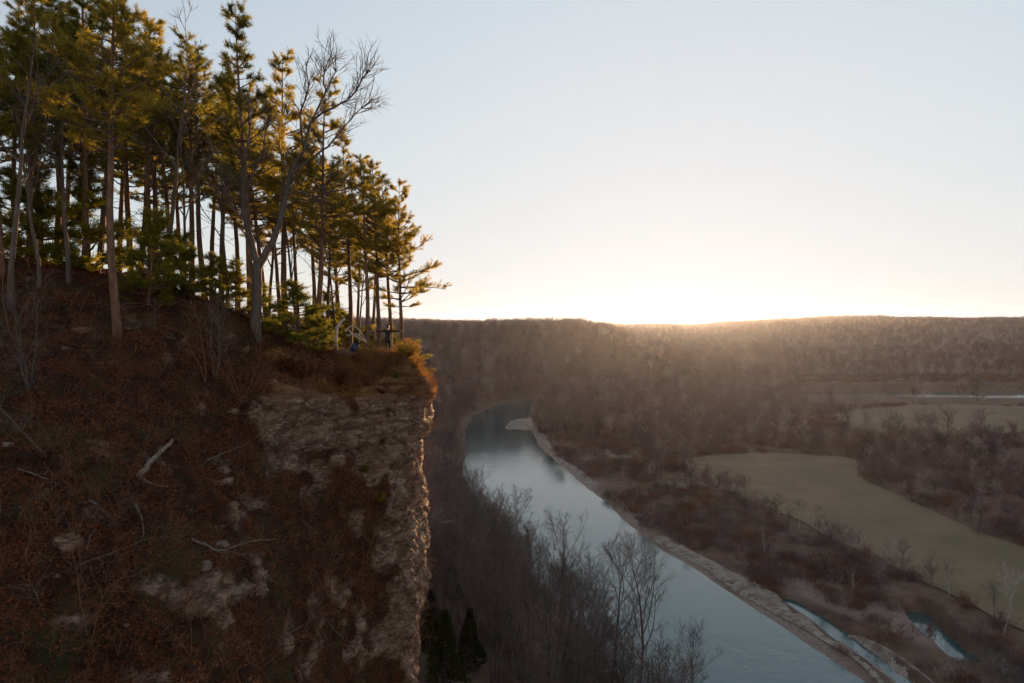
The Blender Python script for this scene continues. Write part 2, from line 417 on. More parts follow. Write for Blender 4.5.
# ------------------------------------------------------------------ the near bluff
cols = [
 # px list, rows C..H as (px,py,Y)
 [(-420, 190, 29), (-420, 340, 25), (-420, 450, 22), (-420, 560, 19.5), (-420, 700, 17.5), (-420, 1000, 15)],
 [(-200, 232, 31), (-200, 345, 26.5), (-200, 450, 23), (-200, 560, 20), (-200, 700, 17.5), (-200, 1000, 14.5)],
 [(0, 266, 34), (0, 350, 28.5), (0, 450, 24.3), (0, 560, 20.8), (0, 700, 17.8), (0, 1000, 14.3)],
 [(130, 286, 36), (130, 360, 31), (130, 455, 26.5), (130, 560, 23), (130, 700, 20.5), (130, 1000, 17)],
 [(240, 318, 38), (240, 385, 35), (240, 460, 32), (240, 560, 27.5), (240, 700, 24), (240, 1000, 20.5)],
 [(315, 354, 40), (315, 390, 38), (315, 460, 36.5), (315, 560, 34), (315, 700, 31), (315, 1000, 28)],
 [(370, 357, 41), (372, 391, 40), (372, 460, 39.4), (372, 560, 38.2), (370, 700, 36.5), (365, 1000, 35)],
 [(408, 361, 42.5), (410, 393, 42.2), (408, 460, 41.4), (410, 560, 40.6), (402, 700, 39.5), (390, 1000, 38)],
 [(420, 379, 46), (428, 402, 45), (421, 455, 44.5), (427, 550, 44), (413, 700, 43), (395, 1000, 42)],
]
grid = []
for ci, cl in enumerate(cols):
    pc = [P(*q) for q in cl]
    Cc = pc[0]; rise = np.interp(ci, [0, 2, 4, 5, 8], [3.0, 2.6, 1.4, .25, .1])
    d = np.array([Cc[0], Cc[1], 0]); d /= np.linalg.norm(d); tw_ = np.interp(ci, [3, 5, 8], [0, .7, 1]); d = d * (1 - tw_) + np.array([-.62, .78, 0]) * tw_; d /= np.linalg.norm(d)
    back = [Cc + d * L + np.array([0, 0, zz]) for L, zz in ((75, rise - 24), (52, rise * 1.0 - 1), (30, rise * .9), (12, rise * .5), (4, rise * .2))]
    H_ = pc[-1]; low = np.array([H_[0] * .9, H_[1], -62.0]) + np.array([3, 4, 0])
    grid.append(back + pc + [low])
nose = grid[-1]
for dx, dy in ((-.75, 4.5), (-2.0, 9), (-6, 16), (-16, 28), (-32, 42)):
    colp = []
    for ri, p in enumerate(nose):
        q = np.array(p)
        if ri < 5: s = (0, .1, .25, .6, .85)[ri]
        else: s = 1
        colp.append(q + np.array([dx * s - (0 if ri >= 5 else 0), dy * s, 0]) + np.array([-3 * (1 - s), 0, 0]) * 0)
    grid.append(colp)
grid = np.array(grid)          # (14 cols, 12 rows, 3)
NC, NR = grid.shape[:2]
MU, MV = 560, 520
# denser sampling in the visible columns and rows
A = catmull(grid, MU)          # (MU, NR, 3)
B = catmull(np.swapaxes(A, 0, 1), MV)  # (MV, MU, 3)
BU = np.linspace(0, NC - 1, MU)[None, :].repeat(MV, 0); BV = np.linspace(0, NR - 1, MV)[:, None].repeat(MU, 1)
bx, by = proj(B)
gu = np.gradient(B, axis=1); gv = np.gradient(B, axis=0)
Nn = np.cross(gv, gu); Nn /= np.maximum(np.linalg.norm(Nn, axis=2, keepdims=True), 1e-9)
# make normals face outward (towards the camera / up / right)
if Nn[MV * 3 // 4, MU // 4, 1] > 0: Nn = -Nn
X, Y, Z = B[..., 0], B[..., 1], B[..., 2]
nz = fbm(X / 3, Y / 3, Z / 3, 3, 101)
def blob(cx, cy, rx, ry): return np.exp(-(((bx - cx) / rx) ** 2 + ((by - cy) / ry) ** 2))
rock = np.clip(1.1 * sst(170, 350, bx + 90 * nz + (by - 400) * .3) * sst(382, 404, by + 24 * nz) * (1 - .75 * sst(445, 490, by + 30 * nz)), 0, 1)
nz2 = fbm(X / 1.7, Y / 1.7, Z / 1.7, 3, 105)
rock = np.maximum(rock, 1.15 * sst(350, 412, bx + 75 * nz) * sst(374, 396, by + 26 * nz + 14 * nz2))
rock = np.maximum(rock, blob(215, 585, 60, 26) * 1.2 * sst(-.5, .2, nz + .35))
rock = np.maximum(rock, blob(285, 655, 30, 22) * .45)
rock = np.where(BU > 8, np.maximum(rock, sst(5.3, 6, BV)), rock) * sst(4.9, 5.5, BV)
fine = fbm(X / .5, Y / .5, Z / .5, 3, 111)
hole = fbm(X / 1.3, Y / 1.3, Z / .9, 4, 113); rk = sst(.35, .75, rock + .35 * fine + .25 * nz + 1.15 * hole)
# strata: stepped offset with height
zz = Z + .35 * fbm(X / 2.5, Y / 2.5, Z / 2.5, 3, 121)
st = np.modf(np.abs(zz) / .62)[0]; ledge = (sst(0, .25, st) - sst(.75, 1, st)) * .5
big = fbm(X / 4.5, Y / 4.5, Z / 7, 3, 131)
blk = vnoise(X / .9 + 3 * nz, Y / .9, Z / .55, 141); blk = np.round(blk * 2.5) / 2.5
but = 1 - np.abs(fbm(X / 2.6, Y / 2.6, Z / 10, 3, 143)) * 2.2
slab = vnoise(X / 2.4 + nz, Y / 2.4, Z / 1.15, 145); slab = np.round(slab * 2) / 2
disp = rk * (.7 * big + .45 * but + .5 * slab - .2 + .30 * (ledge - .2) * (1 + nz) + .28 * blk + .16 * fine) + (1 - rk) * (.35 * nz + .12 * fine) * sst(4.2, 5.5, BV)
disp = disp * np.where(BU > 7.2, .7, 1) + .1 * fbm(X / 8, Y / 8, Z / 8, 2, 151) * sst(4, 5, BV)
Bd = B + Nn * disp[..., None]
grass = np.clip(sst(235, 300, bx) * (1 - sst(392, 404, by)) * sst(345, 352, by) + .0, 0, 1) * (BV > 4)
cg = grid_faces(MV, MU)
t = NT('cliff'); v = t.coord('Object')
n1 = t.noise(v, 1.6, 8, .7); n2 = t.noise(v, 9, 6, .75); n3 = t.noise(v, .35, 4, .6); vs_ = t.coord('Object', (.8, .8, 1.7)); n4 = t.noise(vs_, 1.9, 9, .78, .8)
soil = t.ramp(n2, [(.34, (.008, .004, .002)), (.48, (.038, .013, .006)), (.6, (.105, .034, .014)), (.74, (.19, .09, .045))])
soil = t.mix(t.ramp(t.noise(v, .8, 5, .65), [(.42, (.75, .75, .75)), (.58, (0, 0, 0))]), soil, (.008, .006, .004))
soil = t.mix(t.ramp(n3, [(.5, (0, 0, 0)), (.68, (.55, .55, .55))]), soil, (.03, .038, .016))
vor = t.n('ShaderNodeTexVoronoi', feature='DISTANCE_TO_EDGE'); t.set(vor.inputs['Vector'], t.mix(.12, t.coord('Object', (1, 1, 2.6)), t.n('ShaderNodeTexNoise', Scale=1.5).outputs['Color'])); vor.inputs['Scale'].default_value = .55; crack = t.ramp(vor.outputs['Distance'], [(0, (0, 0, 0)), (.035, (1, 1, 1))])
rockc = t.ramp(n4, [(.32, (.018, .011, .008)), (.44, (.085, .057, .042)), (.56, (.21, .16, .125)), (.74, (.42, .36, .315))])
rockc = t.mix(t.ramp(n1, [(.45, (0, 0, 0)), (.7, (.75, .75, .75))]), rockc, (.13, .075, .042))
rockc = t.mix(t.ramp(t.noise(v, 2.7, 5, .7), [(.62, (0, 0, 0)), (.72, (.8, .8, .8))]), rockc, (.035, .03, .022))
rockc = t.mix(crack, t.mix(.6, rockc, (.01, .007, .005)), rockc)
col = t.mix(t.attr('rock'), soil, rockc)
col = t.mix(t.math('MULTIPLY', t.attr('grass'), .8), col, t.ramp(n2, [(.3, (.06, .028, .012)), (.7, (.24, .12, .04))]))
hb = t.math('ADD', t.math('ADD', t.math('MULTIPLY', n2, .5), n4), t.math('MULTIPLY', crack, .2))
M['cliff'] = t.princ(col, .95, hb, .9, .12)
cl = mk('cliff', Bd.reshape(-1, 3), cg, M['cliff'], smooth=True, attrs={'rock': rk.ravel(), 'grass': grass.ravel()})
tag(cl, 'rocky bluff with leaf covered slope dropping to the valley', 'cliff', kind='structure')
# lookups on the bluff
bdx, bdy = proj(Bd)
front = (BV >= 4.6) & (BV <= 10.2) & (BU <= 8.1)
fx, fy = bdx[front], bdy[front]; fp = Bd[front]; fn = Nn[front]; frk = rk[front]
def on_slope(px, py):
    k = ((fx - px) ** 2 + (fy - py) ** 2).argmin(); return fp[k], fn[k], frk[k]
plat = (BV <= 6.0)
pp = Bd[plat]
def on_top(X, Y):
    k = ((pp[:, 0] - X) ** 2 + (pp[:, 1] - Y) ** 2).argmin(); return pp[k, 2]

# ------------------------------------------------------------------ tree meshes
def perp(d):
    r = rng.normal(size=3); a = np.cross(d, r); return a / np.linalg.norm(a)
def grow(p, d, L, n, wob, up=0.0):
    pts = [np.array(p, float)]; d = np.array(d, float)
    for i in range(n):
        d = d + rng.normal(size=3) * wob + np.array([0, 0, up]); d /= np.linalg.norm(d); pts.append(pts[-1] + d * L / n)
    return np.array(pts)
def rot_about(d, ang, az):
    a = perp(d); b = np.cross(d, a); return d * math.cos(ang) + (a * math.cos(az) + b * math.sin(az)) * math.sin(ang)
def bare_tree(Ht=15, r0=.2, lean=.03, fork=.35, spread=.75, nl=9, l2=5, l3=5, l4=3, tw=.014, k0=7, droop=0.0, limbs=None):
    """returns (trunk MB, crown MB); trunk carries the main limbs, crown the small branches and twigs"""
    A = MB(); B_ = MB()
    tr = grow((0, 0, -.4), (rng.normal() * lean, rng.normal() * lean, 1), Ht * .86, 12, .045, .03)
    R = r0 * (1 - np.linspace(0, 1, 13) ** 1.1 * .86); R[0] *= 1.5; R[1] *= 1.08
    A.tube(tr, R, k0, .06)
    P0, P1, R0, R1 = [], [], [], []
    def seg(pts, ra, rb):
        rr = np.linspace(ra, rb, len(pts)); P0.append(pts[:-1]); P1.append(pts[1:]); R0.append(rr[:-1]); R1.append(rr[1:])
    for i in range(nl):
        f = fork + (1 - fork) * (i + rng.uniform(0, .8)) / nl; f = min(f, .97)
        q = f * 12; j = int(q); p = tr[j] * (1 - (q - j)) + tr[j + 1] * (q - j)
        az = i * 2.4 + rng.uniform(-.5, .5); el = spread * rng.uniform(.75, 1.15)
        d = np.array([math.cos(az) * math.sin(el), math.sin(az) * math.sin(el), math.cos(el)])
        L = Ht * (.62 - .42 * (f - fork) / (1 - fork)) * rng.uniform(.7, 1.1) * (.8 if f < fork + .1 else 1)
        rb = r0 * .5 * (1.15 - f)
        b = grow(p, d, L, 7, .10, .05 - droop)
        A.tube(b, np.linspace(rb, tw, 8), 5, 0, cap=False)
        for m in range(l2):
            q = 1.2 + (5.6) * (m + rng.uniform(0, 1)) / l2; q = min(q, 6.9); j = int(q); p2 = b[j] * (1 - (q - j)) + b[j + 1] * (q - j)
            d2 = b[j + 1] - b[j]; d2 /= np.linalg.norm(d2); d2 = rot_about(d2, rng.uniform(.5, .95), rng.uniform(0, 6.28)); d2[2] += .15
            L2 = L * rng.uniform(.3, .5) * (1.2 - q / 9)
            c = grow(p2, d2, L2, 4, .13, .05 - droop); seg(c, max(rb * .38, tw * 1.4), tw)
            for s_ in range(l3):
                j = rng.integers(0, 4); fq = rng.uniform(0, 1); p3 = c[j] * (1 - fq) + c[j + 1] * fq
                d3 = c[j + 1] - c[j]; d3 /= np.linalg.norm(d3); d3 = rot_about(d3, rng.uniform(.4, .9), rng.uniform(0, 6.28)); d3[2] += .12
                L3 = L2 * rng.uniform(.35, .6); e = grow(p3, d3, L3, 3, .16, .04 - droop); seg(e, tw, tw * .6)
                for u_ in range(l4):
                    j = rng.integers(0, 3); p4 = e[j + 1]; d4 = rot_about((e[j + 1] - e[j]) / np.linalg.norm(e[j + 1] - e[j]), rng.uniform(.4, .9), rng.uniform(0, 6.28))
                    g_ = grow(p4, d4, L3 * rng.uniform(.4, .7), 2, .16, .03); seg(g_, tw * .65, tw * .35)
    B_.segs(np.concatenate(P0), np.concatenate(P1), np.concatenate(R0), np.concatenate(R1), 3)
    return A, B_

def tufts(B_, C_, nb, L, Wd, out=.35):
    """needle bundles round each centre in C_ (n,3) with axis"""
    cen, ax = C_
    n = len(cen); d = rng.normal(size=(n, nb, 3)); d /= np.linalg.norm(d, axis=2, keepdims=True)
    d = d + ax[:, None] * out + np.array([0, 0, .25]); d /= np.linalg.norm(d, axis=2, keepdims=True)
    o = cen[:, None] + ax[:, None] * rng.uniform(-.16, .12, (n, nb, 1)) + rng.normal(size=(n, nb, 3)) * .03
    B_.blades(o.reshape(-1, 3), d.reshape(-1, 3), rng.uniform(.7, 1.2, n * nb) * L, Wd)
def pine(Ht=15, r0=.19, low=.42, wide=2.6, nwh=22, dens=1.0, lean=.025, nb=27):
    A = MB(); B_ = MB()
    tr = grow((0, 0, -.5), (rng.normal() * lean, rng.normal() * lean, 1), Ht + .5, 16, .018, .02)
    R = r0 * (1 - np.linspace(0, 1, 17) ** 1.25 * .93); R[0] *= 1.35
    A.tube(tr, R, 9, .05)
    cen, ax = [], []
    P0, P1, R0, R1 = [], [], [], []
    def seg(pts, ra, rb):
        rr = np.linspace(ra, rb, len(pts)); P0.append(pts[:-1]); P1.append(pts[1:]); R0.append(rr[:-1]); R1.append(rr[1:])
    def at(f):
        q = f * 16; j = min(int(q), 15); return tr[j] * (1 - (q - j)) + tr[j + 1] * (q - j)
    for k in range(7):   # dead stubs below the crown
        f = rng.uniform(min(.2, low), low + .05); az = rng.uniform(0, 6.28)
        seg(grow(at(f), (math.cos(az), math.sin(az), rng.uniform(-.3, .3)), rng.uniform(.5, 1.9), 4, .15), .022, .008)
    for k in range(nwh):
        f = low + (1 - low) * (k + rng.uniform(0, .6)) / nwh
        g_ = (f - low) / (1 - low)
        prof = (math.sin(math.pi * min(1, (.18 + g_ * .95) ** .8)) * .75 + .28 * (1 - g_)) if g_ < .93 else .25
        for w_ in range(rng.integers(2, 5)):
            az = rng.uniform(0, 6.28); L = wide * max(.22, prof) * rng.uniform(.5, 1.2)
            el = .05 + .55 * g_ + rng.uniform(-.15, .2)
            b = grow(at(f), (math.cos(az), math.sin(az), el * .9), L, 6, .11, .045)
            seg(b, .02 + .018 * L * (1 - g_ * .5), .010)
            d = b[-1] - b[-2]; d /= np.linalg.norm(d); cen.append(b[-1]); ax.append(d)
            n2 = int(L * 5.0 * dens) + 2
            for s_ in range(n2):
                q = rng.uniform(.32, 1) ** .8 * 6; j = min(int(q), 5); p2 = b[j] * (1 - (q - j)) + b[j + 1] * (q - j)
                d2 = b[j + 1] - b[j]; d2 /= np.linalg.norm(d2); d2 = rot_about(d2, rng.uniform(.4, 1.1), rng.uniform(0, 6.28)); d2[2] = abs(d2[2]) * .5 + .1
                c = grow(p2, d2, rng.uniform(.25, .55) * (.6 + .25 * L), 2, .12, .06); seg(c, .011, .006)
                d = c[-1] - c[-2]; d /= np.linalg.norm(d); cen.append(c[-1]); ax.append(d); cen.append(c[1]); ax.append(d)
    top = tr[-1]; cen.append(top); ax.append(np.array([0, 0, 1.]))
    A.segs(np.concatenate(P0), np.concatenate(P1), np.concatenate(R0), np.concatenate(R1), 4)
    tufts(B_, (np.array(cen), np.array(ax)), nb, .225, .026)
    return A, B_

PV = []
for (Ht, low, wide, nwh, dens) in ((16, .42, 3.1, 23, .95), (16, .50, 2.8, 19, .95), (16, .48, 2.5, 19, .95), (16, .36, 3.4, 24, .95), (16, .42, 2.2, 21, .85), (16, .58, 2.9, 14, .9)):
    a, b = pine(Ht, .19, low, wide, nwh, dens)
    PV.append((a.mesh('trunk', M['pine_bark'], True), b.mesh('crown', M['needles'])))
YV = []
for (Ht, wide) in ((4, 1.15), (4, 1.5), (4, .95)):
    a, b = pine(Ht, .05, .08, wide, 17, 1.25, .05, nb=18)
    YV.append((a.mesh('trunk', M['pine_bark'], True), b.mesh('crown', M['needles_young'])))
BVr = []
for kw in (dict(spread=.7), dict(spread=.55, fork=.45), dict(spread=.85, fork=.3), dict(spread=.6, fork=.25, lean=.08), dict(spread=.8, fork=.4, nl=11), dict(spread=.5, fork=.3, nl=12)):
    a, b = bare_tree(15, .17, l2=5, l3=5, l4=3, tw=.016, **kw)
    BVr.append((a.mesh('trunk', M['far_bark'], True), b.mesh('crown', M['twig'])))

def recolour(me, m):
    c = me.copy(); c.materials.clear(); c.materials.append(m); return c
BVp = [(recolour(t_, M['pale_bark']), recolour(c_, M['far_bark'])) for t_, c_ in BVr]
def add_tree(name, var, loc, s, rz, label, cat, group=None, tilt=(0, 0)):
    r = empty(name, loc, rz, s, tilt); tag(r, label, cat, group)
    link('trunk', var[0], r); link('crown', var[1], r); return r

# ------------------------------------------------------------------ pines on the bluff
def pine_at(px, Yd, top, v, label, rz=None, grp='pines along the top of the bluff', tilt=(0, 0)):
    tilt = (tilt[0] + rng.normal() * .022, tilt[1] + rng.normal() * .022)
    X_ = (px - 512) / F * Yd; z = on_top(X_, Yd); zt = P(px, top, Yd)[2]; h = max(zt - z, 4)
    return add_tree('pine_tree', PV[v], (X_, Yd, z), h / 15.9, rng.uniform(0, 6.28) if rz is None else rz, label, 'pine tree', grp, tilt)
pine_at(118, 32, -28, 1, 'tall pine with a bare straight lower trunk standing on the open leaf slope')
pine_at(86, 37, -22, 3, 'shaggy pine directly behind the straight slope pine, lower trunk in shade')
pine_at(58, 40, 4, 0, 'dense dark pine second from the left picture edge row')
pine_at(30, 36, -6, 3, 'dark full pine near the left edge of the grove, branches hanging low')
pine_at(4, 33, 8, 0, 'broad dark pine at the far left edge of the grove')
pine_at(252, 41, 12, 4, 'tallest slender pine rising behind the forked grey tree, crown pointed')
pine_at(286, 45, 55, 2, 'thin pine just right of the tallest slender pine')
pine_at(316, 42, 84, 0, 'golden crowned pine right of the forked grey tree')
pine_at(192, 44, 44, 5, 'pine with bushy flat crown and long bare trunk left of the forked tree')
pine_at(206, 47, 52, 1, 'thin pine close against the bushy flat crowned one')
pine_at(222, 50, 66, 2, 'slim pine with bare trunk between flat crowned pine and slender pine')
pine_at(350, 47, 140, 2, 'short topped pine above the weathered snag on the ledge')
pine_at(366, 44, 156, 1, 'leaning thin pine above the blue backpack', tilt=(0, .05))
pine_at(379, 45.5, 160, 4, 'pine whose trunk rises right behind the standing person')
pine_at(391, 47, 178, 2, 'outer pine just right of the standing person, trunk slim')
pine_at(404, 46.5, 186, 3, 'outermost pine at the cliff end with branches reaching over the valley')
EN = np.array([(-200, -30), (0, 0), (100, -10), (150, 20), (185, 50), (230, 70), (250, 60), (290, 90), (340, 130), (370, 165), (405, 195), (420, 210)], float)
for (px, Yd, v) in ((20, 44, 1), (44, 50, 4), (72, 46, 1), (100, 45, 5), (140, 42, 1), (157, 47, 2), (174, 52, 4), (132, 52, 0), (-28, 37, 3), (-62, 34, 0), (-100, 38, 1), (-135, 34, 3), (-180, 36, 0), (-20, 50, 0)):
    pine_at(px, Yd, np.interp(px, EN[:, 0], EN[:, 1]) + rng.uniform(-12, 22), v, 'dark pine in the crowded shaded left part of the grove', grp='crowded pines in the left of the grove')
for (px, Yd, v) in ((238, 55, 2), (268, 53, 1), (300, 54, 5), (328, 51, 2), (340, 58, 1), (358, 56, 2), (372, 54, 5), (212, 60, 1), (184, 60, 0), (152, 62, 3), (120, 62, 0), (88, 60, 3), (60, 62, 1), (250, 64, 0), (282, 66, 2), (312, 64, 1), (340, 66, 0)):
    pine_at(px, Yd, np.interp(px, EN[:, 0], EN[:, 1]) + rng.uniform(15, 60), v, 'sunlit back row pine seen between the nearer trunks', grp='pines of the back row in the grove')

def young_at(px, py, hpx, v, label, wide=1.0, Yd=None, grp='young evergreens under the pines'):
    if Yd is None: p, n, _ = on_slope(px, py)
    else:
        X_ = (px - 512) / F * Yd; p = np.array([X_, Yd, on_top(X_, Yd)])
    s = hpx * p[1] / F / 4
    r = add_tree('young_pine', YV[v], (p[0], p[1], p[2] - .1), s, rng.uniform(0, 6.28), label, 'young pine', grp)
    r.scale = (s * wide, s * wide, s); return r
young_at(293, 345, 62, 1, 'bright yellow green young pine at the left end of the ledge', 1.5)
young_at(312, 352, 42, 0, 'small glowing young pine beside the bright one on the ledge', 1.6)
young_at(268, 330, 48, 2, 'sunlit young pine touching the forked grey tree', 1.4)
young_at(240, 300, 52, 0, 'yellow topped young pine left of the forked grey tree', 1.3)
young_at(215, 290, 50, 1, 'green young pine behind the yellow topped one', 1.4, Yd=39)
young_at(190, 285, 60, 1, 'dark green young pine in the shade below the flat crowned pine', 1.5)
young_at(168, 278, 75, 0, 'spreading dark young pine midway along the tree line', 1.3, Yd=37)
young_at(148, 268, 95, 2, 'tall young pine right of the straight slope pine', 1.3, Yd=35)
young_at(330, 345, 34, 2, 'low young pine behind the weathered snag', 1.4, Yd=44)
young_at(345, 350, 40, 1, 'orange lit young pine behind the backpack', 1.4, Yd=50)
young_at(92, 270, 110, 1, 'tall shaded young pine between the two leftmost big trunks', 1.2, Yd=38)
young_at(50, 262, 100, 0, 'drooping shaded young pine near the left edge', 1.3, Yd=38)
young_at(15, 262, 90, 1, 'shaded young pine at the very left of the slope top', 1.3, Yd=36)
young_at(400, 350, 30, 0, 'little orange lit evergreen at the outer end of the ledge', 1.3, Yd=48)
young_at(322, 345, 58, 0, 'golden brush like evergreen above the left part of the ledge', 1.5, Yd=52)
young_at(338, 345, 50, 1, 'golden evergreen right of the one above the ledge left part', 1.6, Yd=54)
young_at(372, 350, 46, 2, 'golden evergreen behind the bag and trunks', 1.6, Yd=54)
young_at(386, 350, 40, 0, 'golden evergreen straight behind the standing person', 1.7, Yd=56)
young_at(412, 350, 34, 1, 'lone golden evergreen beyond the outermost pine', 1.6, Yd=49)
young_at(360, 350, 36, 2, 'little evergreen between the trunks behind the person', 1.3, Yd=52)

# the forked grey tree
def forked_tree():
    base, n, _ = on_slope(258, 335); Yd = base[1]
    A = MB(); B_ = MB(); r = empty('forked_tree', base)
    tag(r, 'big leafless grey tree forked into two pale limbs amid the pines', 'bare tree')
    def L(pts): return np.array([P(a, b, Yd + c) for a, b, c in pts]) - base
    main = L([(257, 345, 0), (256, 320, 0), (257, 295, 0), (257, 270, 0), (258, 262, 0)])
    A.tube(catmull(main, 14), np.linspace(.30, .25, 14) * np.r_[1.25, np.ones(13)], 11, .07)
    lim = [([(258, 268, 0), (252, 245, 0), (246, 222, -.2), (243, 195, -.4), (244, 165, -.5), (250, 130, -.4), (247, 98, 0)], .25),
           ([(258, 268, 0), (268, 250, .1), (278, 228, .2), (286, 196, .4), (292, 170, .5), (304, 148, .6), (313, 120, .8), (326, 92, 1.0), (338, 66, 1.2)], .27),
           ([(292, 170, .5), (312, 158, .9), (334, 140, 1.5), (352, 118, 2), (372, 98, 2.2)], .10),
           ([(304, 148, .6), (300, 118, .3), (308, 92, 0), (306, 62, -.2)], .09),
           ([(313, 120, .8), (332, 108, 0), (352, 96, -.5), (362, 80, -.8), (368, 70, -1)], .08),
           ([(326, 92, 1), (324, 72, 1.3), (332, 52, 1.5)], .06),
           ([(246, 222, -.2), (232, 205, -.6), (222, 180, -1), (218, 150, -1.2)], .09),
           ([(286, 196, .4), (300, 192, 0), (318, 196, -.6), (338, 190, -1)], .06),
           ([(243, 195, -.4), (254, 172, .2), (262, 150, .5), (268, 122, .8)], .08)]
    P0, P1, R0, R1 = [], [], [], []
    for pts, rr in lim:
        c = catmull(L(pts), len(pts) * 3); c[1:-1] += rng.normal(size=c[1:-1].shape) * .03
        A.tube(c, np.linspace(rr * .82, .022, len(c)), 7, .05)
        for k in range(len(c) * 2):
            j = rng.integers(len(c) // 3, len(c) - 1); d = c[j + 1] - c[j]; d /= np.linalg.norm(d)
            b = grow(c[j], rot_about(d, rng.uniform(.4, .9), rng.uniform(0, 6.28)), rng.uniform(.8, 1.9), 5, .14, .07)
            q = np.linspace(.022, .009, 6); P0.append(b[:-1]); P1.append(b[1:]); R0.append(q[:-1]); R1.append(q[1:])
            for m in range(5):
                j2 = rng.integers(1, 5); e = grow(b[j2], rot_about((b[j2 + 1] - b[j2]) / np.linalg.norm(b[j2 + 1] - b[j2]), rng.uniform(.4, .9), rng.uniform(0, 6.28)), rng.uniform(.4, .9), 3, .15, .06)
                q = np.linspace(.010, .005, 4); P0.append(e[:-1]); P1.append(e[1:]); R0.append(q[:-1]); R1.append(q[1:])
    A.build('trunk', M['grey_bark'], r, True)
    B_.segs(np.concatenate(P0), np.concatenate(P1), np.concatenate(R0), np.concatenate(R1), 3)
    B_.build('crown', M['grey_bark'], r)
forked_tree()
# other leafless trees among the pines
GVr = []
for kw in (dict(spread=.55, fork=.4, nl=7), dict(spread=.7, fork=.45, nl=8)):
    a, b = bare_tree(14, .14, l2=4, l3=4, l4=2, tw=.011, **kw)
    GVr.append((a.mesh('trunk', M['grey_bark'], True), b.mesh('crown', M['grey_bark'])))
for (px, Yd, top, v, lab) in ((70, 34, 45, 0, 'leafless hardwood with reddish twigs left of the straight slope pine'), (168, 40, 15, 1, 'leafless hardwood reaching above the pines at upper left'),
                              (270, 47, 130, 0, 'thin leafless tree behind the fork of the grey tree'), (12, 31, -10, 1, 'leafless hardwood at the left edge with pale trunk'), (335, 50, 205, 0, 'slight leafless tree over the middle of the ledge'), (98, 38, 30, 1, 'leafless tree with pale limbs just left of the straight slope pine'), (184, 38, 95, 0, 'slim leafless tree leaning by the flat crowned pine'), (228, 42, 120, 1, 'leafless tree immediately left of the tallest slender pine'), (298, 44, 150, 0, 'leafless tree right of the fork with thin upright twigs'), (40, 33, 70, 0, 'pale leafless tree low on the left of the grove'), (358, 46, 230, 1, 'small leafless tree above the backpack')):
    X_ = (px - 512) / F * Yd; z = on_top(X_, Yd); h = P(px, top, Yd)[2] - z
    add_tree('bare_tree', GVr[v], (X_, Yd, z), h / 14, rng.uniform(0, 6.28), lab, 'bare tree', 'leafless trees among the pines')

# ------------------------------------------------------------------ slope: saplings, shrubs, logs, rocks, litter
def sapling_mesh(h=3, n=3, r=.03):
    A = MB(); P0, P1, R0, R1 = [], [], [], []
    for s_ in range(n):
        st_ = grow((0, 0, -.15), (rng.normal() * .35, rng.normal() * .35, 1), h * rng.uniform(.7, 1.05), 8, .11, .05); A.tube(st_, np.linspace(r, r * .3, 9), 5)
        for k in range(9):
            j = rng.integers(3, 8); b = grow(st_[j], rot_about((st_[j] - st_[j - 1]) / np.linalg.norm(st_[j] - st_[j - 1]), rng.uniform(.5, 1), rng.uniform(0, 6.28)), h * rng.uniform(.15, .38), 5, .16, .05)
            q = np.linspace(r * .4, r * .15, 6); P0.append(b[:-1]); P1.append(b[1:]); R0.append(q[:-1]); R1.append(q[1:])
            for m in range(4):
                j2 = rng.integers(1, 5); e = grow(b[j2], rot_about((b[j2 + 1] - b[j2]) / np.linalg.norm(b[j2 + 1] - b[j2]), rng.uniform(.5, 1), rng.uniform(0, 6.28)), h * rng.uniform(.08, .18), 3, .16, .04)
                q = np.linspace(r * .18, r * .1, 4); P0.append(e[:-1]); P1.append(e[1:]); R0.append(q[:-1]); R1.append(q[1:])
    A.segs(np.concatenate(P0), np.concatenate(P1), np.concatenate(R0), np.concatenate(R1), 3)
    return A
SM = [sapling_mesh(3, 3, .026).mesh('sapling', M['grey_bark']), sapling_mesh(3, 1, .03).mesh('sapling', M['grey_bark']), sapling_mesh(3, 2, .022).mesh('sapling', M['twig_red']), sapling_mesh(3, 5, .016).mesh('sapling', M['twig_red'])]
def sapling_at(px, py, hpx, v, label, tilt=(0, 0), grp='leafless saplings on the slope'):
    p, n, _ = on_slope(px, py); o = link('sapling', SM[v]); o.location = p; s = hpx * p[1] / F / 3; o.scale = (s, s, s)
    o.rotation_euler = (tilt[0], tilt[1], rng.uniform(0, 6.28)); tag(o, label, 'sapling', grp)
for a in ((30, 388, 118, 0, 'many stemmed pale sapling high on the left of the slope'), (38, 388, 100, 1, 'leaning single stem sapling crossing the many stemmed one', (0, .35)),
          (50, 455, 130, 1, 'slender bent sapling in the middle of the left slope'), (12, 330, 95, 2, 'reddish sapling at the left edge under the pines'),
          (155, 332, 60, 1, 'short thin sapling right of the straight slope pine'), (205, 382, 90, 2, 'reddish sapling above the pale rock band'),
          (262, 490, 95, 1, 'single pale sapling standing against the rock band', (0, -.05)), (240, 400, 80, 3, 'twiggy shrub at the left end of the rock band'),
          (214, 378, 100, 0, 'forking sapling under the forked grey tree'), (305, 392, 48, 2, 'short red sapling at the upper rim of the rock'),
          (90, 640, 110, 2, 'thin sapling low on the left slope'), (46, 610, 85, 1, 'upright bare stem near the lower left corner'),
          (330, 590, 90, 3, 'dense twiggy shrub halfway down the cliff face'), (300, 640, 80, 3, 'twiggy shrub low on the cliff face'), (365, 560, 60, 3, 'twiggy shrub clinging right on the cliff face'),
          (140, 520, 50, 1, 'short stem right of the grey log'), (190, 655, 70, 2, 'small sapling near the bottom middle of the slope'), (400, 660, 60, 3, 'twiggy shrub at the foot of the visible cliff edge')):
    sapling_at(*a)

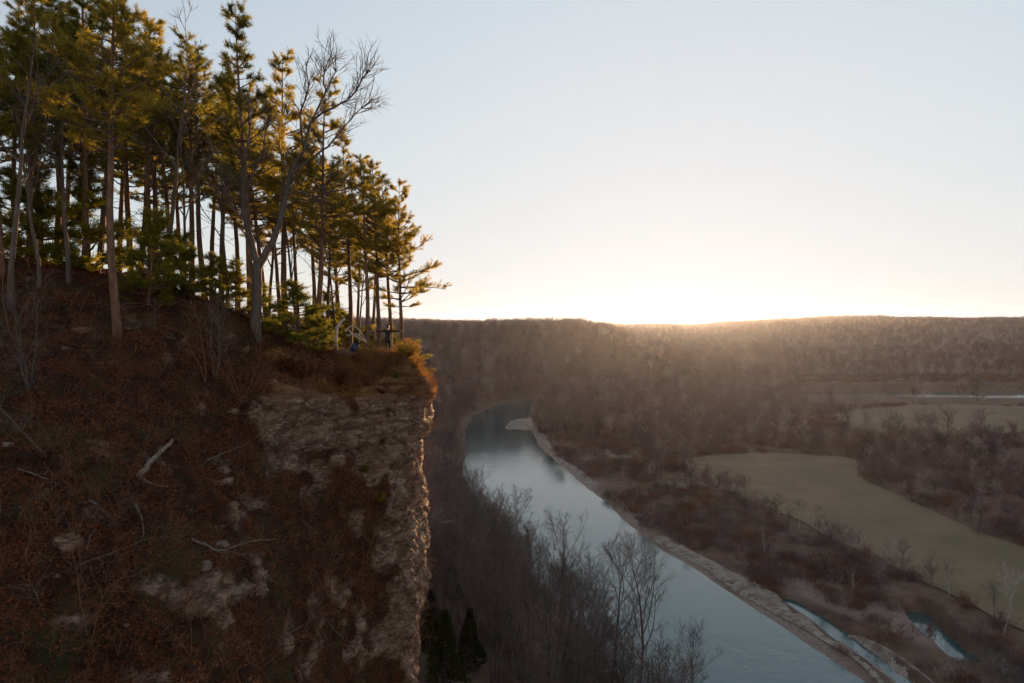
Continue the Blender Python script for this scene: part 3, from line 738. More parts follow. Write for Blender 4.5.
def crooked(name, pts, r0, r1, mat, label, cat, nb=6, bl=1.0, k=7, grp=None):
    """fallen wood lying on the slope through picture positions"""
    W_ = []
    for (a, b) in pts:
        p, n, _ = on_slope(a, b); W_.append(p + n * (r0 * 1.1))
    base = W_[0].copy(); c = catmull(np.array(W_) - base, max(6, len(pts) * 4)); c += rng.normal(size=c.shape) * r0 * .25
    A = MB(); A.tube(c, np.linspace(r0, r1, len(c)), k, .12)
    for i in range(nb):
        j = rng.integers(len(c) // 3, len(c) - 1); d = c[j + 1] - c[j]; d /= max(np.linalg.norm(d), 1e-6)
        b = grow(c[j], rot_about(d, rng.uniform(.4, .9), rng.uniform(0, 6.28)), bl * rng.uniform(.4, 1), 5, .16, .01); A.tube(b, np.linspace(r1 * .9, r1 * .25, 6), 4)
        for m in range(3):
            j2 = rng.integers(1, 5); e = grow(b[j2], rot_about((b[j2 + 1] - b[j2]) / np.linalg.norm(b[j2 + 1] - b[j2]), .7, rng.uniform(0, 6.28)), bl * .4, 3, .16); A.tube(e, np.linspace(r1 * .4, r1 * .15, 4), 3)
    o = A.build(name, mat, None, True); o.location = base; tag(o, label, cat, grp); return o
crooked('fallen_log', [(138, 478), (150, 464), (168, 442)], .12, .07, M['fallen_wood'], 'weathered grey log lying on the leaf slope', 'log', 2, .5, 9)
crooked('fallen_branch', [(142, 480), (152, 485), (166, 488)], .05, .025, M['fallen_wood'], 'short pale branch just below the grey log', 'branch', 2, .4)
crooked('fallen_branch', [(192, 541), (206, 546), (220, 552), (250, 542), (275, 540)], .06, .02, M['fallen_wood'], 'long bleached branch above the pale outcrop', 'branch', 9, 1.2)
crooked('fallen_branch', [(88, 502), (103, 512), (106, 522), (92, 534), (86, 550)], .05, .02, M['grey_bark'], 'hooked grey branch left on the slope', 'branch', 3, .6)
crooked('fallen_branch', [(136, 505), (141, 520), (142, 536)], .035, .015, M['fallen_wood'], 'small curved white stick below the log', 'branch', 1, .3)
crooked('fallen_branch', [(80, 566), (120, 550), (150, 538), (185, 536)], .04, .012, M['grey_bark'], 'long thin branch slanting across the lower slope', 'branch', 6, .8)
crooked('fallen_branch', [(278, 640), (300, 628), (320, 618), (345, 640), (370, 648)], .05, .015, M['grey_bark'], 'crooked branch caught low on the cliff face', 'branch', 8, 1.0)
crooked('fallen_branch', [(205, 460), (232, 450), (262, 440), (290, 452)], .045, .015, M['grey_bark'], 'thin branch hanging over the left end of the rock band', 'branch', 7, .9)
crooked('fallen_branch', [(20, 470), (45, 480), (70, 492)], .04, .015, M['grey_bark'], 'short branch near the left edge of the slope', 'branch', 4, .7)
crooked('fallen_branch', [(300, 520), (330, 545), (350, 570)], .04, .012, M['grey_bark'], 'tangled branch in the middle of the cliff face', 'branch', 8, 1.0)

M['stone'] = plain('stone', (.11, .09, .075), .9, .7, 3)
def rock_mesh(seed):
    import bmesh
    bm = bmesh.new(); bmesh.ops.create_icosphere(bm, subdivisions=3, radius=1)
    v = np.array([tuple(x.co) for x in bm.verts]); d = .45 * fbm(v[:, 0] * 1.3 + seed, v[:, 1] * 1.3, v[:, 2] * 1.3, 3, seed); d = np.round(d * 7) / 7 * .7 + d * .3
    for x, s_ in zip(bm.verts, d): x.co *= (1 + s_); x.co.z *= .62; x.co.x *= 1.25
    me = bpy.data.meshes.new('rock'); bm.to_mesh(me); bm.free(); me.materials.append(M['stone']); return me
RM = [rock_mesh(s_) for s_ in (3, 8, 15, 22)]
for (px, py, wpx, lab) in ((222, 545, 20, 'mossy grey rock beside the bleached branch'), (125, 624, 9, 'small pale stone low on the slope'), (58, 576, 8, 'small tan stone on the left slope'), (42, 485, 6, 'pale stone near the short branch'),
                           (230, 620, 14, 'rock under the pale outcrop'), (205, 566, 22, 'top block of the pale outcrop'), (236, 590, 26, 'widest block of the pale outcrop'), (176, 596, 18, 'left block of the pale outcrop'), (8, 445, 14, 'rock at the left picture edge'),
                           (70, 618, 5, 'tiny white stone on the dark lower slope'), (160, 556, 5, 'tiny pale stone right of the slanting branch')):
    p, n, _ = on_slope(px, py); o = link('rock', RM[rng.integers(0, 4)]); s = wpx * p[1] / F / 3.2; p = p - n * s * .25; o.scale = (s, s, s); o.location = p; o.rotation_euler = (rng.uniform(-.3, .3), rng.uniform(-.3, .3), rng.uniform(0, 6.28)); tag(o, lab, 'rock', 'rocks on the slope')

# leaf litter, dry grass and fine brush
sel = (BV > 4.3) & (BV < 10) & (BU < 8.3); bp = Bd[sel]; bn = Nn[sel]; brk = rk[sel]; bpx = bdx[sel]; bpy_ = bdy[sel]
wgt = (1.02 - brk) * bp[:, 1] ** 0.3; wgt = wgt / wgt.sum()
idx = rng.choice(len(bp), 70000, p=wgt); m_ = MB()
m_.leaves(bp[idx] + bn[idx] * rng.uniform(.01, .06, (70000, 1)) + rng.normal(size=(70000, 3)) * .09, rng.uniform(.07, .16, 70000), rng.uniform(.04, .10, 70000))
tag(m_.build('leaf_litter', M['dry_leaf']), 'brown fallen leaves covering the slope', 'leaf litter', kind='stuff')
pn = fbm(bp[:, 0] / 1.6, bp[:, 1] / 1.6, bp[:, 2] / 1.2, 3, 161)
wg = (1.05 - brk) * ((bpx > 300 + 60 * pn) * (bpy_ > 345) * (bpy_ < 402) * 12 * sst(-.25, .35, pn + (bpx - 370) / 120) + .25 * (bpx < 400) * sst(0, .4, pn)); wg = wg / wg.sum()
idx = rng.choice(len(bp), 9000, p=wg); m_ = MB(); nb = 6
o_ = np.repeat(bp[idx], nb, 0) + rng.normal(size=(9000 * nb, 3)) * .05; d_ = rng.normal(size=(9000 * nb, 3)) * .5 + np.array([0, 0, 1.]) + np.repeat(bn[idx], nb, 0) * .4
m_.blades(o_, d_, rng.uniform(.15, .5, len(o_)), .018)
tag(m_.build('dry_grass', M['dry_grass']), 'orange brown dry grass on the ledge and slope', 'dry grass', kind='stuff')
idx = rng.choice(len(bp), 1300); m_ = MB(); P0, P1, R0, R1 = [], [], [], []
for i in idx:
    if bpy_[i] < 300: continue
    for s_ in range(4):
        b = grow(bp[i], bn[i] * .6 + rng.normal(size=3) * .5 + np.array([0, 0, .6]), rng.uniform(.4, 1.4), 5, .22, .0)
        q = np.linspace(.010, .004, 6); P0.append(b[:-1]); P1.append(b[1:]); R0.append(q[:-1]); R1.append(q[1:])
        for m in range(3):
            j2 = rng.integers(1, 5); e = grow(b[j2], rng.normal(size=3), rng.uniform(.2, .5), 3, .2); q = np.linspace(.006, .003, 4); P0.append(e[:-1]); P1.append(e[1:]); R0.append(q[:-1]); R1.append(q[1:])
m_.segs(np.concatenate(P0), np.concatenate(P1), np.concatenate(R0), np.concatenate(R1), 3)
tag(m_.build('undergrowth', M['twig_red']), 'tangle of thin leafless stems on the slope and cliff', 'undergrowth', kind='stuff')
# orange bushes at the ledge's outer end
def bush_mesh(mat, r=.6, n=500, leaf=(.05, .10)):
    A = MB(); c = rng.normal(size=(n, 3)); c /= np.linalg.norm(c, axis=1, keepdims=True); c *= (rng.uniform(.3, 1, (n, 1)) ** .5) * r * (1 + .3 * fbm(c[:, 0:1] * 2, c[:, 1:2] * 2, c[:, 2:3] * 2, 2, 3)); c[:, 2] = c[:, 2] * .8 + r * .7
    A.leaves(c, rng.uniform(leaf[0], leaf[1], n), rng.uniform(.03, .06, n))
    i = rng.choice(n, n // 4); A.segs(np.zeros((len(i), 3)), c[i], .012, .004, 3)
    return A.mesh('bush', mat)
BM = [bush_mesh(M['dry_grass']), bush_mesh(M['needles_young']), bush_mesh(M['dry_leaf'])]
for (px, py, wpx, v, lab) in ((300, 378, 30, 2, 'large dark brown bush left of centre over the rock band'), (340, 384, 26, 2, 'dark brown bush in the middle above the rock band'), (322, 390, 20, 0, 'small tan bush hanging at the rock band top'), (382, 392, 18, 2, 'brown bush directly above the right part of the rock band'), (358, 362, 16, 2, 'dark bush under the dark bag at the rim'), (275, 362, 24, 0, 'tan bush between the forked tree and the ledge'), (413, 352, 28, 0, 'tall golden bush at the outer end of the ledge'), (405, 350, 22, 1, 'golden green bush close behind the standing person'), (402, 358, 26, 0, 'orange dry bush right of the standing person'), (414, 366, 22, 0, 'russet bush at the very lip of the cliff'), (372, 354, 13, 1, 'small yellow green bush left of the dark bag'),
                              (330, 352, 18, 2, 'brown bush at the left end of the ledge'), (347, 372, 18, 0, 'tan bush just under the ledge rim'), (395, 376, 22, 1, 'olive bush just under the ledge rim below the person'),
                              (366, 384, 20, 2, 'brown bush hanging over the top of the rock'), (408, 385, 20, 0, 'orange bush on the lit corner of the cliff'), (318, 372, 22, 2, 'brown bush left under the ledge rim'),
                              (285, 372, 26, 2, 'dark brown bush under the forked grey tree'), (378, 500, 18, 1, 'dark moss green bush halfway down the cliff'), (365, 470, 16, 1, 'small green bush on the rock face')):
    p, n, _ = on_slope(px, py); o = link('bush', BM[v]); s = wpx * p[1] / F / 1.2; o.scale = (s, s, s * .9); o.location = p - np.array([0, 0, .1]); o.rotation_euler = (0, 0, rng.uniform(0, 6.28)); tag(o, lab, 'bush', 'bushes on the ledge and cliff')

# ------------------------------------------------------------------ ledge: snag, backpack, bag, person
def ledge(px, Yd):
    X_ = (px - 512) / F * Yd; return np.array([X_, Yd, on_top(X_, Yd)])
b0 = ledge(336, 41.3); A = MB()
sn = np.array([P(336, 338, 41.3), P(336, 332, 41.3), P(338, 326, 41.3), P(342, 321, 41.4), P(345, 319, 41.5)]); sn[0] = b0 + [0, 0, -.1]
A.tube(catmull(sn - b0, 12), np.linspace(.13, .06, 12), 8, .14)
o = A.build('weathered_snag', M['pale_bark'], None, True); o.location = b0; tag(o, 'short bleached leaning snag on the ledge', 'tree stump')
b0 = ledge(348, 41.6); A = MB()
for pts in ([(345, 331), (352, 326), (360, 331), (366, 341)], [(346, 336), (356, 334), (364, 340), (367, 343)], [(348, 330), (358, 338), (366, 342)]):
    w_ = np.array([P(a, b, 41.6 + rng.uniform(-.2, .2)) for a, b in pts]) - b0; A.tube(catmull(w_, 12), np.linspace(.045, .02, 12), 5)
o = A.build('fallen_branch', M['pale_bark']); o.location = b0; tag(o, 'arching bleached branches lying behind the blue backpack', 'branch')
p_ = ledge(347, 41.0); o = link('rock', RM[1]); o.location = p_; o.scale = (.6, .45, .6); tag(o, 'grey boulder on the ledge under the blue backpack', 'rock')
M['navy'] = plain('navy_cloth', (.02, .035, .07), .7); M['blackcloth'] = plain('black_cloth', (.012, .012, .014), .85); M['greycloth'] = plain('grey_cloth', (.06, .07, .085), .8)
M['skin'] = plain('skin', (.45, .27, .2), .6, .08); M['hair'] = plain('hair', (.03, .018, .012), .6); M['tan_shoe'] = plain('tan_shoe', (.35, .22, .12), .8)
def soft(name, size, mat, parent, loc, rot=(0, 0, 0), sub=2, taper=.8):
    import bmesh
    bm = bmesh.new(); bmesh.ops.create_cube(bm, size=1)
    for v_ in bm.verts:
        if v_.co.z > 0: v_.co.x *= taper; v_.co.y *= taper
        v_.co.x *= size[0]; v_.co.y *= size[1]; v_.co.z *= size[2]
    bmesh.ops.bevel(bm, geom=bm.edges[:], offset=min(size) * .28, segments=3, affect='EDGES')
    me = bpy.data.meshes.new(name); bm.to_mesh(me); bm.free(); me.materials.append(mat)
    for p in me.polygons: p.use_smooth = True
    o = link(name, me, parent); o.location = loc; o.rotation_euler = rot; return o
bk = ledge(352, 40.8); r = empty('backpack', bk + [0, 0, .42], .4, 1.15, (0, .55)); tag(r, 'dark blue backpack leaning on the grey boulder', 'backpack')
soft('bag_body', (.34, .22, .5), M['navy'], r, (0, 0, .25)); soft('front_pocket', (.24, .1, .24), M['navy'], r, (0, -.14, .16)); soft('lid', (.32, .24, .1), M['blackcloth'], r, (0, 0, .52))
A = MB()
for s_ in (-1, 1): A.tube([(s_ * .1, .11, .48), (s_ * .12, .19, .36), (s_ * .12, .19, .2), (s_ * .1, .11, .06)], .02, 5)
A.build('strap', M['blackcloth'], r)
PX = 388; pb = ledge(PX, 43.2); print('PERSON BASE', pb, proj(pb))
r = empty('duffel_bag', ledge(380, 42.3) + [0, 0, .0], .2); tag(r, 'slate grey bag lying on the ground beside the person', 'bag')
soft('bag_body', (.85, .34, .34), M['greycloth'], r, (0, 0, .16), taper=.75); A = MB(); A.tube([(-.2, 0, .3), (-.12, 0, .42), (.12, 0, .42), (.2, 0, .3)], .018, 5); A.build('handle', M['blackcloth'], r)
A = MB(); A.tube([(-.36, 0, .335), (.36, 0, .335)], .008, 4); A.build('zip', M['blackcloth'], r)

def skinned(name, verts, edges, rad, mat, parent, root=0, lvl=2):
    me = bpy.data.meshes.new(name); me.from_pydata(verts, edges, []); o = link(name, me)
    md = o.modifiers.new('s', 'SKIN'); md.use_smooth_shade = True
    for i, rr in enumerate(rad): me.skin_vertices[0].data[i].radius = (rr if isinstance(rr, tuple) else (rr, rr)); me.skin_vertices[0].data[i].use_root = (i == root)
    o.modifiers.new('u', 'SUBSURF').render_levels = lvl; o.modifiers['u'].levels = lvl
    dg = bpy.context.evaluated_depsgraph_get(); new = bpy.data.meshes.new_from_object(o.evaluated_get(dg)); o.modifiers.clear(); o.data = new; new.name = name
    new.materials.clear(); new.materials.append(mat)
    for p in new.polygons: p.use_smooth = True
    o.parent = parent; return o
def person():
    r = empty('person', pb, math.radians(12), 1.12); tag(r, 'person in black standing on the ledge with both arms stretched out', 'person')
    V = []; E = []; R = []
    def v(x, y, z, rr, par=None):
        V.append((x, y, z)); R.append(rr)
        if par is not None: E.append((par, len(V) - 1))
        return len(V) - 1
    # figure faces +y (out over the valley)
    pel = v(0, 0, .95, (.15, .11)); wa = v(0, .01, 1.08, (.125, .095), pel); ch = v(0, 0, 1.26, (.15, .105), wa); sh = v(0, -.01, 1.40, (.11, .085), ch)
    nk = v(0, 0, 1.49, .052, sh); hd0 = v(0, .015, 1.57, (.068, .075), nk); hd1 = v(0, .01, 1.65, (.076, .09), hd0); v(0, .0, 1.72, (.055, .065), hd1)
    v(0, .105, 1.615, .013, hd0)       # nose
    for s in (-1, 1):
        v(s * .078, 0, 1.625, .014, hd1)  # ears
        a = v(s * .17, -.01, 1.39, .055, sh); b = v(s * .30, -.01, 1.385, .045, a); el = v(s * .44, -.015, 1.38, .038, b); f_ = v(s * .58, .0, 1.395, .033, el); wr = v(s * .69, .005, 1.40, .024, f_); pm = v(s * .755, .008, 1.40, (.035, .016), wr)
        for k, (dy, ln) in enumerate(((-.028, .06), (-.010, .075), (.010, .08), (.030, .07))):
            q = v(s * .80, dy + .005, 1.40, .0095, pm); q = v(s * (.80 + ln * .5), dy * 1.15 + .005, 1.395, .0085, q); v(s * (.80 + ln), dy * 1.2, 1.385, .0075, q)
        q = v(s * .735, .045, 1.395, .011, wr); v(s * .765, .072, 1.39, .009, q)
        hp = v(s * .085, 0, .86, .088, pel); v1 = v(s * .085, .01, .66, .070, hp); kn = v(s * .08, .015, .48, .054, v1); cf = v(s * .075, -.01, .33, .050, kn); an = v(s * .07, -.01, .1, .034, cf); hl = v(s * .07, .0, .045, .038, an); v(s * .085, .15, .03, (.04, .028), hl)
    skinned('body', V, E, R, M['skin'], r)
    V = []; E = []; R = []
    p0 = v(0, 0, .80, (.165, .13)); pel = v(0, 0, .93, (.17, .13), p0); wa = v(0, .01, 1.08, (.15, .118), pel); ch = v(0, 0, 1.26, (.165, .12), wa); sh = v(0, -.01, 1.39, (.125, .098), ch); v(0, 0, 1.455, .07, sh)
    for s in (-1, 1):
        a = v(s * .17, -.01, 1.39, .072, sh); b = v(s * .30, -.01, 1.385, .06, a); el = v(s * .44, -.015, 1.38, .05, b); f_ = v(s * .58, .0, 1.395, .042, el); v(s * .685, .005, 1.40, .034, f_)
    skinned('long_sleeved_top', V, E, R, M['blackcloth'], r)
    V = []; E = []; R = []
    tp = v(0, 0, 1.06, (.14, .11)); pel = v(0, 0, .95, (.16, .122), tp)
    for s in (-1, 1):
        hp = v(s * .088, 0, .86, .105, pel); v1 = v(s * .085, .01, .66, .083, hp); kn = v(s * .08, .012, .48, .066, v1); cf = v(s * .076, -.008, .33, .06, kn); v(s * .07, -.01, .13, .045, cf)
    skinned('trousers', V, E, R, M['blackcloth'], r)
    for s in (-1, 1): soft('shoe', (.095, .27, .085), M['tan_shoe'], r, (s * .08, .055, .04), (0, 0, 0), taper=.8)
    V = []; E = []; R = []
    a = v(0, -.035, 1.66, (.083, .085)); b = v(0, -.02, 1.72, (.07, .078), a); c = v(0, -.075, 1.58, (.06, .04), a); v(0, -.08, 1.47, (.045, .03), c)
    skinned('hair', V, E, R, M['hair'], r)
person()

# ------------------------------------------------------------------ trees of the valley
def frust(X, Y, z, m=60):
    a, b = proj(np.stack([X, Y, z], -1)); return (a > -m) & (a < W + m)
def brush_region(X, Y):
    """0..1: scrubby flats by the river where only low growth stands"""
    D, S, T = river(X, Y); return np.where(S < 0, 1 - sst(30, 42, D + 8 * fbm(X / 20, Y / 20, X * 0, 3, 91)), 0) * (Y < 330)
def allowed(X, Y, clear=True):
    p = np.stack([X, Y], -1); D, S, T = river(X, Y)
    ok = (D > 2.5) & ~inside(p, FAr) & ~inside(p, FBr) & ~inside(p, GBr) & ~inside(p, GTr)
    c = np.minimum(seg_dist(X, Y, CH1), seg_dist(X, Y, CH2)); ok &= c > 3.5
    wv = (X / Y > .42) & (Y > 335) & (Y < 700); ok &= (not clear) | ~(wv & (rng.uniform(size=len(X)) > .06))
    return ok, D, S
pts = []
def scatter(y0, y1, spacing, t0=-.28, t1=.86):
    n = int((y1 ** 2 - y0 ** 2) / 2 * (t1 - t0) / spacing ** 2)
    Y_ = np.sqrt(rng.uniform(y0 ** 2, y1 ** 2, n)); X_ = Y_ * rng.uniform(t0, t1, n); return X_, Y_
Xs, Ys = [], []
for (a, b, s_) in ((70, 200, 3.9), (200, 400, 4.6), (400, 700, 6.0), (700, 1200, 9.5), (1200, 2500, 14)):
    x, y = scatter(a, b, s_, -.28 if a < 100 else -.62); Xs.append(x); Ys.append(y)
x, y = scatter(1750, 2350, 10); Xs.append(x); Ys.append(y)     # closed canopy on the skyline
Xs = np.concatenate(Xs); Ys = np.concatenate(Ys)
ok, D, S = allowed(Xs, Ys); br = brush_region(Xs, Ys)
ok &= rng.uniform(size=len(Xs)) > br * .93
ok &= ~((Ys < 84) & (Xs < 0))
Xs, Ys, D, S = Xs[ok], Ys[ok], D[ok], S[ok]
pt_ = fbm(Xs / 70, Ys / 70, Xs * 0, 3, 97); kp = (rng.uniform(size=len(Xs)) < np.where(pt_ < -.22, .45, 1)) | (Ys < 200); Xs, Ys, D, S, pt_ = Xs[kp], Ys[kp], D[kp], S[kp], pt_[kp]
Zs = height(Xs, Ys)
hs = rng.uniform(.6, 1.25, len(Xs)) * np.where((S > 0) & (Ys < 320), .95, .9); hs *= 1 + .35 * np.clip(pt_, -.6, .6); hs *= np.where((S < 0) & (Ys < 330), .58, 1)
# hide nothing: trees nearer than the bluff's own sheet or outside the frame's sides are simply not there
dist = np.hypot(Xs, Ys); order = np.argsort(dist / hs)
a, b = proj(np.stack([Xs, Ys, Zs + 10 * hs], -1)); c_, d_ = proj(np.stack([Xs, Ys, Zs + 15 * hs], -1))
vis = (a > 415) & (a < 1045) & (d_ < 690)
occl = (a < 432)
order = [i for i in order if vis[i] and not occl[i]]
NB = 275
singles = set(order[:NB])
print('TREES', len(Xs), 'last single at', Ys[order[NB - 1]])
for i in order[:NB]:
    D_, S_ = D[i], S[i]
    if S_ > 0:
        lab, grp = ('leafless tree on the shaded slope between cliff and river', 'leafless trees on the slope below the cliff') if D_ > 14 else ('leafless tree lining the river bank below the cliff', 'leafless trees along the near river bank')
    else:
        lab, grp = ('leafless tree in the belt between river flats and hayfield', 'leafless trees across the river')
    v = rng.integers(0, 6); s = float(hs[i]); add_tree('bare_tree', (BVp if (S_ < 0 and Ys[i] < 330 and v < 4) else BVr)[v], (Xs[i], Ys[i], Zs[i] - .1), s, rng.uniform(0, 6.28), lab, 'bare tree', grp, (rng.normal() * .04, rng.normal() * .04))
# the large riverside trees the photo singles out: (base px, base py, top py, variant, label)
BG = []
for kw in (dict(spread=.62, fork=.35, nl=11), dict(spread=.5, fork=.3, nl=12), dict(spread=.75, fork=.42, nl=10)):
    a_, b_ = bare_tree(20, .24, l2=6, l3=6, l4=3, tw=.018, lean=.05, **kw)
    BG.append((a_.mesh('trunk', M['far_bark'], True), b_.mesh('crown', M['twig'])))
def hero(px, py, top, v, label, mats=None, zg=None):
    # march along the sight line to the ground
    ys = np.linspace(70, 500, 4000); q = P(px, py, ys); h = nearest_z(q[:, 0], q[:, 1]); k = np.argmax(q[:, 2] < h) if (q[:, 2] < h).any() else 800
    p = q[k]; p[2] = h[k]; s = (P(px, top, p[1])[2] - p[2]) / 19.0
    add_tree('bare_tree', BG[v], p, s, rng.uniform(0, 6.28), label, 'bare tree', 'large bare trees along the near river bank')
hero(640, 690, 548, 1, 'tall forked bare tree standing against the water, lower middle')
hero(612, 700, 545, 0, 'tall slender bare tree just left of the forked one by the water')
hero(560, 618, 515, 2, 'bare tree with spreading crown against the middle of the river')
hero(520, 560, 490, 2, 'broad bare tree against the upper reach of the river')
hero(590, 640, 560, 1, 'thin bare tree between the spreading and the slender ones')
hero(478, 640, 545, 0, 'dark trunked bare tree on the slope below the cliff')
hero(500, 690, 590, 2, 'large bare tree at the bottom of the slope under the cliff')
hero(690, 720, 630, 0, 'low bare tree at the bottom edge in front of the water')

# pale sycamore at lower right, its own mesh
a_, b_ = bare_tree(14, .2, l2=4, l3=3, l4=2, tw=.03, lean=.05, spread=.5, fork=.45, nl=7)
q = G(1003, 640, -57.5); syc = add_tree('bare_tree', (a_.mesh('trunk', M['pale_bark'], True), b_.mesh('crown', M['pale_bark'])), (q[0], q[1], nearest_z(q[0], q[1])[0]), 1.0, 1.0, 'white barked dead sycamore near the lower right corner', 'bare tree')

# cedars on the lower slope
def cedar_mesh():
    A = MB(); B_ = MB(); A.tube([(0, 0, -.3), (0, 0, 2), (0, 0, 5.6)], [.12, .09, .02], 6); n = 2600
    h = rng.uniform(.03, 1, n) ** 1.2; az = rng.uniform(0, 6.28, n); rr = (1 - h) * 1.5 * (.5 + .5 * rng.uniform(0, 1, n) ** .5) * (1 + .3 * np.sin(az * 3 + h * 9)) + .08
    c = np.stack([np.cos(az) * rr, np.sin(az) * rr, h * 5.8 + .2], -1)
    d = np.stack([np.cos(az), np.sin(az), np.full(n, .8)], -1)
    o_ = np.repeat(c, 5, 0); dd = np.repeat(d, 5, 0) + rng.normal(size=(n * 5, 3)) * .5; B_.blades(o_, dd, rng.uniform(.15, .35, n * 5), .07)
    return A.mesh('trunk', M['far_bark']), B_.mesh('crown', M['cedar'])
CM = [cedar_mesh(), cedar_mesh()]
for (px, py, top, lab) in ((445, 690, 612, 'dark green cedar against the foot of the cliff'), (470, 668, 610, 'dark cedar right of the one at the cliff foot'), (575, 690, 645, 'small dark cedar in the bottom woods'),
                           (452, 600, 560, 'cedar higher up beside the cliff face'), (505, 640, 600, 'cedar half hidden among bare slope trees'), (432, 650, 590, 'cedar partly behind the cliff edge')):
    ys = np.linspace(60, 400, 3000); q = P(px, py, ys); h = nearest_z(q[:, 0], q[:, 1]); k = np.argmax(q[:, 2] < h); p = q[k]; s = (P(px, top, p[1])[2] - p[2]) / 6.0
    add_tree('cedar_tree', CM[rng.integers(0, 2)], p, s, rng.uniform(0, 6.28), lab, 'cedar', 'cedars on the slope under the cliff')

# everything past those, one object each
def far_tree(Ht, kind):
    """lighter mesh for woods seen from far off: trunk, limbs, twig fans as ribbons"""
    A = MB(); tr = grow((0, 0, -.5), (rng.normal() * .05, rng.normal() * .05, 1), Ht * .8, 7, .05, .03); A.tube(tr, np.linspace(.2, .04, 8), 4)
    P0, P1, R0, R1 = [], [], [], []
    for i in range(12):
        f = rng.uniform(.3, .98) * 7; j = int(min(f, 6)); p = tr[j] + (tr[j + 1] - tr[j]) * (f - j); az = i * 2.4; el = rng.uniform(.4, 1.0)
        b = grow(p, (math.cos(az) * math.sin(el), math.sin(az) * math.sin(el), math.cos(el)), Ht * rng.uniform(.25, .42), 5, .12, .06); q = np.linspace(.075, .03, 6); P0.append(b[:-1]); P1.append(b[1:]); R0.append(q[:-1]); R1.append(q[1:])
        for m in range(7):
            j = rng.integers(1, 5); c = grow(b[j], rot_about((b[j + 1] - b[j]) / np.linalg.norm(b[j + 1] - b[j]), rng.uniform(.4, 1), rng.uniform(0, 6.28)), Ht * rng.uniform(.1, .2), 3, .15, .06); q = np.linspace(.04, .025, 4); P0.append(c[:-1]); P1.append(c[1:]); R0.append(q[:-1]); R1.append(q[1:])
            for s_ in range(5):
                j = rng.integers(0, 3); e = grow(c[j + 1], rot_about((c[j + 1] - c[j]) / np.linalg.norm(c[j + 1] - c[j]), rng.uniform(.4, 1), rng.uniform(0, 6.28)), Ht * rng.uniform(.05, .1), 2, .15, .05); q = np.array([.028, .022, .016]); P0.append(e[:-1]); P1.append(e[1:]); R0.append(q[:-1]); R1.append(q[1:])
    A.segs(np.concatenate(P0), np.concatenate(P1), np.concatenate(R0), np.concatenate(R1), 3)
    return A
def hidden_coll(name, meshes):
    c = bpy.data.collections.new(name)
    for i, me in enumerate(meshes):
        o = bpy.data.objects.new('%s_source' % name, me); c.objects.link(o)
    return c
def scatter_obj(name, pts, scl, rot, coll, label, cat):
    me = bpy.data.meshes.new(name); me.vertices.add(len(pts)); me.vertices.foreach_set('co', np.asarray(pts, np.float32).ravel())
    at = me.attributes.new('scl', 'FLOAT', 'POINT'); at.data.foreach_set('value', np.asarray(scl, np.float32))
    at = me.attributes.new('rotz', 'FLOAT', 'POINT'); at.data.foreach_set('value', np.asarray(rot, np.float32))
    o = link(name, me); ng = bpy.data.node_groups.new(name, 'GeometryNodeTree')
    ng.interface.new_socket('Geometry', in_out='INPUT', socket_type='NodeSocketGeometry'); ng.interface.new_socket('Geometry', in_out='OUTPUT', socket_type='NodeSocketGeometry')
    N = ng.nodes; L = ng.links
    gi = N.new('NodeGroupInput'); go = N.new('NodeGroupOutput'); ip = N.new('GeometryNodeInstanceOnPoints'); ci = N.new('GeometryNodeCollectionInfo')
    ci.inputs['Collection'].default_value = coll; ci.inputs['Separate Children'].default_value = True; ci.inputs['Reset Children'].default_value = True
    ip.inputs['Pick Instance'].default_value = True
    def na(nm):
        q = N.new('GeometryNodeInputNamedAttribute'); q.data_type = 'FLOAT'; q.inputs['Name'].default_value = nm; return q.outputs['Attribute']
    cx = N.new('ShaderNodeCombineXYZ'); L.new(na('rotz'), cx.inputs[2]); er = N.new('FunctionNodeEulerToRotation'); L.new(cx.outputs[0], er.inputs[0])
    L.new(gi.outputs[0], ip.inputs['Points']); L.new(ci.outputs[0], ip.inputs['Instance']); L.new(er.outputs[0], ip.inputs['Rotation']); L.new(na('scl'), ip.inputs['Scale']); L.new(ip.outputs[0], go.inputs[0])
    m = o.modifiers.new('scatter', 'NODES'); m.node_group = ng
    tag(o, label, cat, kind='stuff'); return o
t = NT('woods'); rnd = t.n('ShaderNodeObjectInfo').outputs['Random']
M['woods'] = t.princ(t.ramp(rnd, [(0, (.03, .036, .02)), (.06, (.06, .045, .042)), (.4, (.115, .088, .096)), (.75, (.155, .10, .09)), (1, (.28, .25, .25))]), .95)
FT = hidden_coll('woods_trees', [far_tree(15, 0).mesh('far_tree', M['woods']) for _ in range(8)])
rest = np.array([i for i in range(len(Xs)) if i not in singles and a[i] > 60 and (a[i] > 380 or Ys[i] > 200) and (S[i] < 0 or Ys[i] > 60)])
scatter_obj('bare_woods', np.stack([Xs[rest], Ys[rest], Zs[rest] - .2], -1), hs[rest] * np.where(Ys[rest] > 1200, 1.15, 1), rng.uniform(0, 6.28, len(rest)), FT, 'leafless woods filling the valley and far hills', 'woods')
